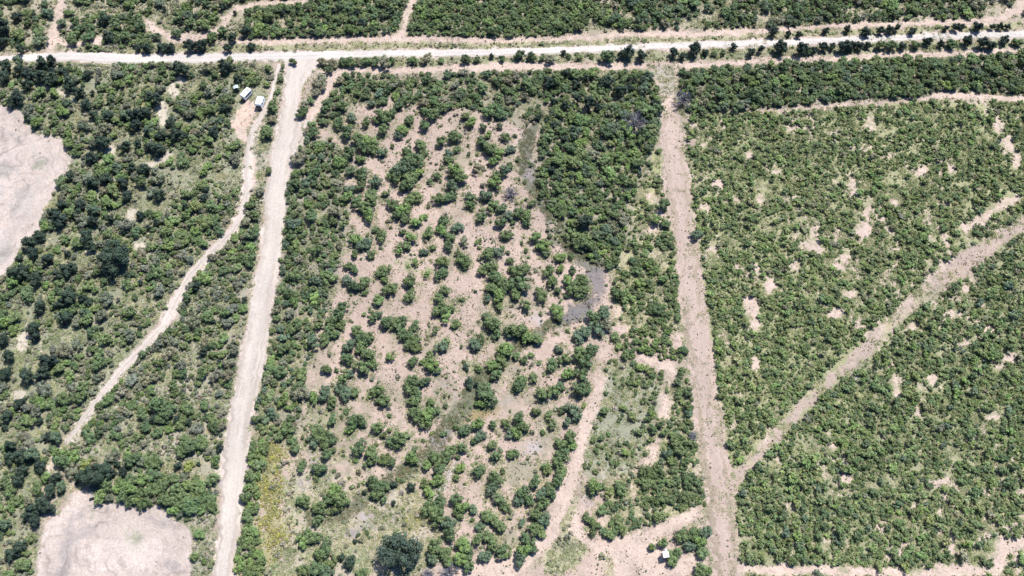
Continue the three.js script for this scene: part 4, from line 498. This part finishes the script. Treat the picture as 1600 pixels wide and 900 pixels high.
// ---------------------------------------------------------------- dead grey trees
function deadTree(x, y, rpx, sd, label, leanX = 0) {
  seed = sd; let q = P(x, y); const r = rpx * q.m; q = P(x, y, r * .55);
  const o = new THREE.Group(); o.name = numbered('dead_tree'); o.position.set(q.x, height(q.x, q.z) - .05, q.z);
  const wood = [], twig = [], main = [];
  main.push(limb([V(0, -.1, 0), V(.05, .4 * r, .03), V(.02, .75 * r, 0)], .07 * r, .05 * r, 6));
  for (let i = 0; i < 26; i++) {
    const a = i * 2.4, el = rr(.02, 1.2), l = r * rr(.75, 1.05), b0 = V(0, r * rr(.2, .6), 0), dir = V(Math.cos(a) * Math.cos(el), Math.sin(el) * .85, Math.sin(a) * Math.cos(el));
    const m1 = b0.clone().addScaledVector(dir, l * .5).add(V(rr(-.08, .08) * r, rr(0, .1) * r, rr(-.08, .08) * r)), e1 = b0.clone().addScaledVector(dir, l).add(V(rr(-.1, .1) * r, rr(-.15, .05) * r, rr(-.1, .1) * r));
    wood.push(limb([b0, m1, e1], .028 * r, .008 * r, 4));
    for (let k = 0; k < 16; k++) { const t = rr(.25, 1), s = b0.clone().lerp(t < .5 ? m1 : e1, t); const d = dir.clone().add(V(rr(-1, 1), rr(-.5, .9), rr(-1, 1))).normalize(), l2 = r * rr(.14, .36); twig.push(limb([s, s.clone().addScaledVector(d, l2 * .55).add(V(rr(-.03, .03) * r, rr(-.03, .05) * r, 0)), s.clone().addScaledVector(d, l2)], Math.max(.05, .013 * r), Math.max(.03, .006 * r), 3)); }
  }
  const gm = mat(.115, .112, .125, 1), gt = mat(.20, .195, .215, 1);
  for (const [n, g, m] of [['trunk', main, gm], ['branches', wood, gm], ['twigs', twig, gt]]) { const k = new THREE.Mesh(mergeGeometries(g), m); k.name = n; o.add(k); }
  o.userData = { label, category: 'tree', group: 'dead grey trees' }; scene.add(shade(o));
}
deadTree(992, 193, 23, 5, 'large round leafless grey tree in the green thicket left of the lane');
deadTree(1068, 156, 18, 6, 'leafless grey tree at the edge of the lane, its shadow on the pink soil');
deadTree(798, 302, 12, 7, 'small leafless grey tree inside the middle field beside the channel');
deadTree(702, 893, 15, 8, 'leafless grey tree cut by the bottom edge, right of the big tree');
deadTree(668, 897, 10, 9, 'small leafless grey bush at the bottom edge left of a dead tree');
deadTree(1082, 681, 8, 10, 'small bluish grey dead bush on the left edge of the lane');

// ---------------------------------------------------------------- two big single trees
function bigTree(name, x, y, rpx, tone, sd, label, opts) {
  let q = P(x, y); const r = rpx * q.m; q = P(x, y, r * .7);
  const o = new THREE.Group(); o.name = numbered(name); o.position.set(q.x, height(q.x, q.z) - .03, q.z);
  const c = new THREE.Mesh(crownGeometry(sd, { lobes: 22, leaves: 4200, size: .07, tall: .85, spread: .74, core: .8, ...opts }), leafMat[tone]); c.name = 'crown';
  const t = new THREE.Mesh(trunkGeometry(sd + 1, 5), barkMat); t.name = 'trunk'; o.add(t, c); o.scale.setScalar(r * 1.0);
  o.userData = { label, category: 'tree' }; scene.add(shade(o));
}
bigTree('large_tree', 625, 861, 31, 'pine', 1201, 'large dark blue-green tree with ragged lobes near the bottom edge', { lobes: 46, leaves: 5200, size: .05, lobeR: [.09, .22], spread: .86, open: .25, core: .6, tall: .7 });
bigTree('large_tree', 182, 402, 27, 'dark', 1301, 'largest dark round tree in the middle of the left wood', { lobes: 34, lobeR: [.12, .26], spread: .74, size: .055, open: .15 });
bigTree('large_tree', 151, 742, 21, 'dark', 1401, 'big dark tree at the top left corner of the south dry pond', { lobes: 34, lobeR: [.12, .26], spread: .74, size: .055, open: .15 });

// ---------------------------------------------------------------- trailers, blind, barrel, calf
const white = mat(.78, .79, .80, .45), whiteRib = mat(.70, .73, .76, .5), black = mat(.015, .015, .017, .4), grey = mat(.28, .28, .29, .6), tyre = mat(.02, .02, .02, .9), glass = mat(.03, .035, .045, .12);
const mesh = (n, g, m, p, x = 0, y = 0, z = 0) => { const k = new THREE.Mesh(g, m); k.name = n; k.position.set(x, y, z); p.add(k); return k; };
function along(o, a, b, h) { const A = P(a[0], a[1], h), B = P(b[0], b[1], h), cx = (A.x + B.x) / 2, cz = (A.z + B.z) / 2; o.position.set(cx, height(cx, cz) + .01, cz); o.rotation.y = Math.atan2(B.x - A.x, B.z - A.z); return Math.hypot(B.x - A.x, B.z - A.z); }
function wheel(p, x, z, r = .36) { const w = mesh('wheel', new THREE.CylinderGeometry(r, r, .22, 18).rotateZ(Math.PI / 2), tyre, p, x, r, z); mesh('rim', new THREE.CylinderGeometry(r * .55, r * .55, .24, 14).rotateZ(Math.PI / 2), grey, w); }
{ // long trailer with ribbed white roof among the trees
  const o = new THREE.Group(); o.name = 'long_trailer'; const L = along(o, [388.6, 137.6], [377.4, 149.6], 2.7), W = 2.05;
  mesh('body', new RoundedBoxGeometry(W - .1, 1.9, L - .1, 2, .12), white, o, 0, 1.55, 0);
  const arc = new THREE.Shape(); arc.moveTo(-W / 2, 0); for (let i = 0; i <= 10; i++) { const t = i / 10; arc.lineTo(-W / 2 + W * t, .1 + .32 * Math.sin(t * Math.PI)); } arc.lineTo(W / 2, 0);
  const roof = mesh('roof', new THREE.ExtrudeGeometry(arc, { depth: L, bevelEnabled: false }).translate(0, 0, -L / 2), white, o, 0, 2.46, 0);
  for (let i = 1; i < 9; i++) { const rib = new THREE.Shape(); rib.moveTo(-W / 2, .1); for (let k = 0; k <= 10; k++) rib.lineTo(-W / 2 + W * k / 10, .13 + .32 * Math.sin(k / 10 * Math.PI)); rib.lineTo(W / 2, .08); mesh('rib', new THREE.ExtrudeGeometry(rib, { depth: .09, bevelEnabled: false }), whiteRib, roof, 0, .003, -L / 2 + L * i / 9); }
  for (const z of [-L * .22, L * .2]) mesh('vent', new RoundedBoxGeometry(.45, .18, .45, 1, .04), grey, roof, .45, .42, z);
  for (const s of [-1, 1]) for (const z of [-L * .25, 0, L * .25]) mesh('window', new THREE.BoxGeometry(.04, .6, .8), glass, o, s * (W / 2 - .045), 1.8, z);
  mesh('door', new THREE.BoxGeometry(.05, 1.65, .7), whiteRib, o, W / 2 - .045, 1.45, L * .4);
  mesh('chassis', new THREE.BoxGeometry(W - .4, .16, L + .6), black, o, 0, .52, .3);
  for (const s of [-1, 1]) for (const z of [-.5, .5]) wheel(o, s * (W / 2 - .2), z);
  o.userData = { label: 'long white trailer with ribbed roof parked against the trees', category: 'trailer' }; scene.add(shade(o));
}
{ // camper by the track
  const o = new THREE.Group(); o.name = 'camper'; const L = along(o, [407.8, 150.5], [403, 164.5], 2.3), W = 2.1;
  const s = new THREE.Shape(), h = L / 2; s.moveTo(-h, .55); s.lineTo(h, .55); s.lineTo(h, 1.9); s.quadraticCurveTo(h, 2.65, h - .5, 2.7); s.lineTo(-h + .9, 2.7); s.quadraticCurveTo(-h + .1, 2.6, -h, 1.7); s.lineTo(-h, .55);
  mesh('body', new THREE.ExtrudeGeometry(s, { depth: W - .2, bevelEnabled: true, bevelSize: .1, bevelThickness: .1, bevelSegments: 3 }).translate(0, 0, -W / 2 + .1).rotateY(-Math.PI / 2), white, o);
  mesh('end_panel', new RoundedBoxGeometry(W - .25, 1.25, .1, 2, .04), black, o, 0, 1.35, h + .1);
  mesh('vent', new RoundedBoxGeometry(.5, .2, .5, 1, .05), whiteRib, o, .1, 2.88, -L * .1); mesh('air_conditioner', new RoundedBoxGeometry(.7, .28, .95, 2, .08), whiteRib, o, 0, 2.92, L * .2);
  const aw = mesh('awning', new THREE.CylinderGeometry(.08, .08, L * .6, 8).rotateX(Math.PI / 2), whiteRib, o, W / 2 + .1, 2.5, 0); mesh('bracket', new THREE.BoxGeometry(.16, .3, .3), black, aw, .1, .02, L * .26);
  for (const sd of [-1, 1]) for (const z of [-L * .25, L * .22]) mesh('window', new THREE.BoxGeometry(.04, .55, .9), glass, o, sd * (W / 2 + .01), 1.75, z);
  mesh('door', new THREE.BoxGeometry(.05, 1.7, .68), whiteRib, o, W / 2 + .012, 1.45, -.1);
  mesh('chassis', new THREE.BoxGeometry(W - .5, .16, L + .5), black, o, 0, .47, -.3);
  for (const sd of [-1, 1]) for (const z of [-.45, .45]) wheel(o, sd * (W / 2 - .16), z);
  o.userData = { label: 'white camper with dark end panel parked beside the dirt track', category: 'camper' }; scene.add(shade(o));
}
{ // pale tarp over a frame among the trees
  const q = P(370, 139, 1.2), o = new THREE.Group(); o.name = 'canopy_shelter'; o.position.set(q.x, height(q.x, q.z), q.z); o.rotation.y = .3;
  const g = new THREE.PlaneGeometry(1.7, 1.4, 10, 8).rotateX(-Math.PI / 2), p = g.attributes.position; for (let i = 0; i < p.count; i++) p.setY(i, .22 * vn(p.getX(i) * 1.7 + 9, p.getZ(i) * 1.7) - .12 * p.getX(i) ** 2); g.computeVertexNormals();
  mesh('cloth', g, mat(.42, .47, .49, .8, { side: THREE.DoubleSide }), o, 0, 2.4, 0); for (const x of [-.75, .75]) for (const z of [-.65, .65]) mesh('pole', new THREE.CylinderGeometry(.03, .03, 2.42, 6), grey, o, x, 1.2, z);
  o.userData = { label: 'small pale blue-white sheet half hidden by trees left of the trailer', category: 'tarp' }; scene.add(shade(o));
}
{ // hunting blind on legs
  const q = P(1040, 866.5, 2.4), o = new THREE.Group(); o.name = 'hunting_blind'; o.position.set(q.x, height(q.x, q.z), q.z); o.rotation.y = .12;
  mesh('cabin', new RoundedBoxGeometry(1.35, 1.25, 1.35, 2, .05), white, o, 0, 2.05, 0); const rf = mesh('roof', new RoundedBoxGeometry(1.55, .12, 1.55, 2, .05), white, o, 0, 2.74, 0); mesh('hatch', new RoundedBoxGeometry(.3, .08, .3, 1, .02), grey, rf, .2, .08, -.6);
  for (const [x, z, w, d] of [[0, .68, .7, .04], [0, -.68, .7, .04], [.68, 0, .04, .7], [-.68, 0, .04, .7]]) mesh('window', new THREE.BoxGeometry(w, .32, d), glass, o, x, 2.25, z);
  for (const x of [-.58, .58]) for (const z of [-.58, .58]) mesh('leg', limb([V(x * 1.25, -.05, z * 1.25), V(x * 1.1, .7, z * 1.1), V(x, 1.45, z)], .055, .05, 6), whiteRib, o);
  for (let i = 0; i < 5; i++) mesh('rung', new THREE.CylinderGeometry(.025, .025, .5, 6).rotateZ(Math.PI / 2), whiteRib, o, .1, .25 + i * .28, .86 - i * .035); for (const x of [-.15, .35]) mesh('ladder_rail', limb([V(x, -.04, .9), V(x, .7, .8), V(x, 1.45, .7)], .028, .028, 6), whiteRib, o);
  o.userData = { label: 'small white box blind on legs standing at the edge of the bushes', category: 'blind' }; scene.add(shade(o));
}
{ // barrel feeder behind it
  const q = P(1040.2, 859.8, 1.9), o = new THREE.Group(); o.name = 'feeder_barrel'; o.position.set(q.x, height(q.x, q.z), q.z);
  const pr = [[0, .9], [.2, .92], [.32, 1.02], [.34, 1.3], [.355, 1.33], [.34, 1.37], [.34, 1.62], [.355, 1.65], [.34, 1.69], [.34, 1.93], [.3, 1.97], [0, 2.02]].map(a => new THREE.Vector2(...a));
  mesh('barrel', new THREE.LatheGeometry(pr, 20), mat(.52, .54, .44, .6), o); for (let i = 0; i < 3; i++) { const a = i * 2.094 + .4; mesh('leg', limb([V(Math.cos(a) * .6, -.04, Math.sin(a) * .6), V(Math.cos(a) * .48, .6, Math.sin(a) * .48), V(Math.cos(a) * .33, 1.35, Math.sin(a) * .33)], .03, .03, 6), grey, o); }
  o.userData = { label: 'pale round barrel feeder just above the white blind', category: 'barrel' }; scene.add(shade(o));
}
{ // dark calf by the south pond
  const q = P(142, 778.5, .5), bones = [[-.42, .66, 0, .2, .38, .68, 0, .21], [.34, .72, 0, .17, .62, .88, 0, .1], [.6, .9, 0, .1, .86, .8, 0, .065]];
  for (const s of [-1, 1]) { bones.push([.36, .62, s * .1, .1, .37, .34, s * .11, .05], [.37, .34, s * .11, .045, .36, .03, s * .11, .04], [-.4, .62, s * .1, .12, -.33, .4, s * .11, .07], [-.33, .4, s * .11, .055, -.47, .26, s * .11, .042], [-.47, .26, s * .11, .04, -.44, .03, s * .11, .042], [.6, .97, s * .06, .035, .58, .98, s * .17, .025]); }
  bones.push([-.58, .76, 0, .04, -.66, .45, 0, .02]);
  const N = 56, mc = new MarchingCubes(N, new THREE.MeshBasicMaterial(), false, false, 60000); mc.isolation = 0; const S = 1.05, c0 = [.08, .55, 0];
  for (let k = 0; k < N; k++) for (let j = 0; j < N; j++) for (let i = 0; i < N; i++) {
    const x = c0[0] + ((i - N / 2) / (N / 2)) * S, y = c0[1] + ((j - N / 2) / (N / 2)) * S, z = c0[2] + ((k - N / 2) / (N / 2)) * S; let s = 0;
    for (const [ax, ay, az, ra, bx, by, bz, rb] of bones) { const dx = bx - ax, dy = by - ay, dz = bz - az, t = clamp(((x - ax) * dx + (y - ay) * dy + (z - az) * dz) / (dx * dx + dy * dy + dz * dz)); s += Math.exp(-28 * (Math.hypot(x - ax - dx * t, y - ay - dy * t, z - az - dz * t) - ra - (rb - ra) * t)); }
    mc.field[i + j * N + k * N * N] = Math.log(Math.max(s, 1e-30)) / 28;
  }
  mc.update(); const g = new THREE.BufferGeometry(); g.setAttribute('position', new THREE.BufferAttribute(mc.positionArray.slice(0, mc.count * 3), 3)); g.setAttribute('normal', new THREE.BufferAttribute(mc.normalArray.slice(0, mc.count * 3), 3)); g.scale(S, S, S); g.translate(...c0);
  const o = new THREE.Mesh(g, mat(.018, .014, .013, .7)); o.name = 'calf'; o.position.set(q.x, height(q.x, q.z) - .01, q.z); o.rotation.y = .35; o.userData = { label: 'small dark animal standing on the pale top edge of the south dry pond', category: 'calf' }; scene.add(shade(o));
}
renderer.render(scene, camera);
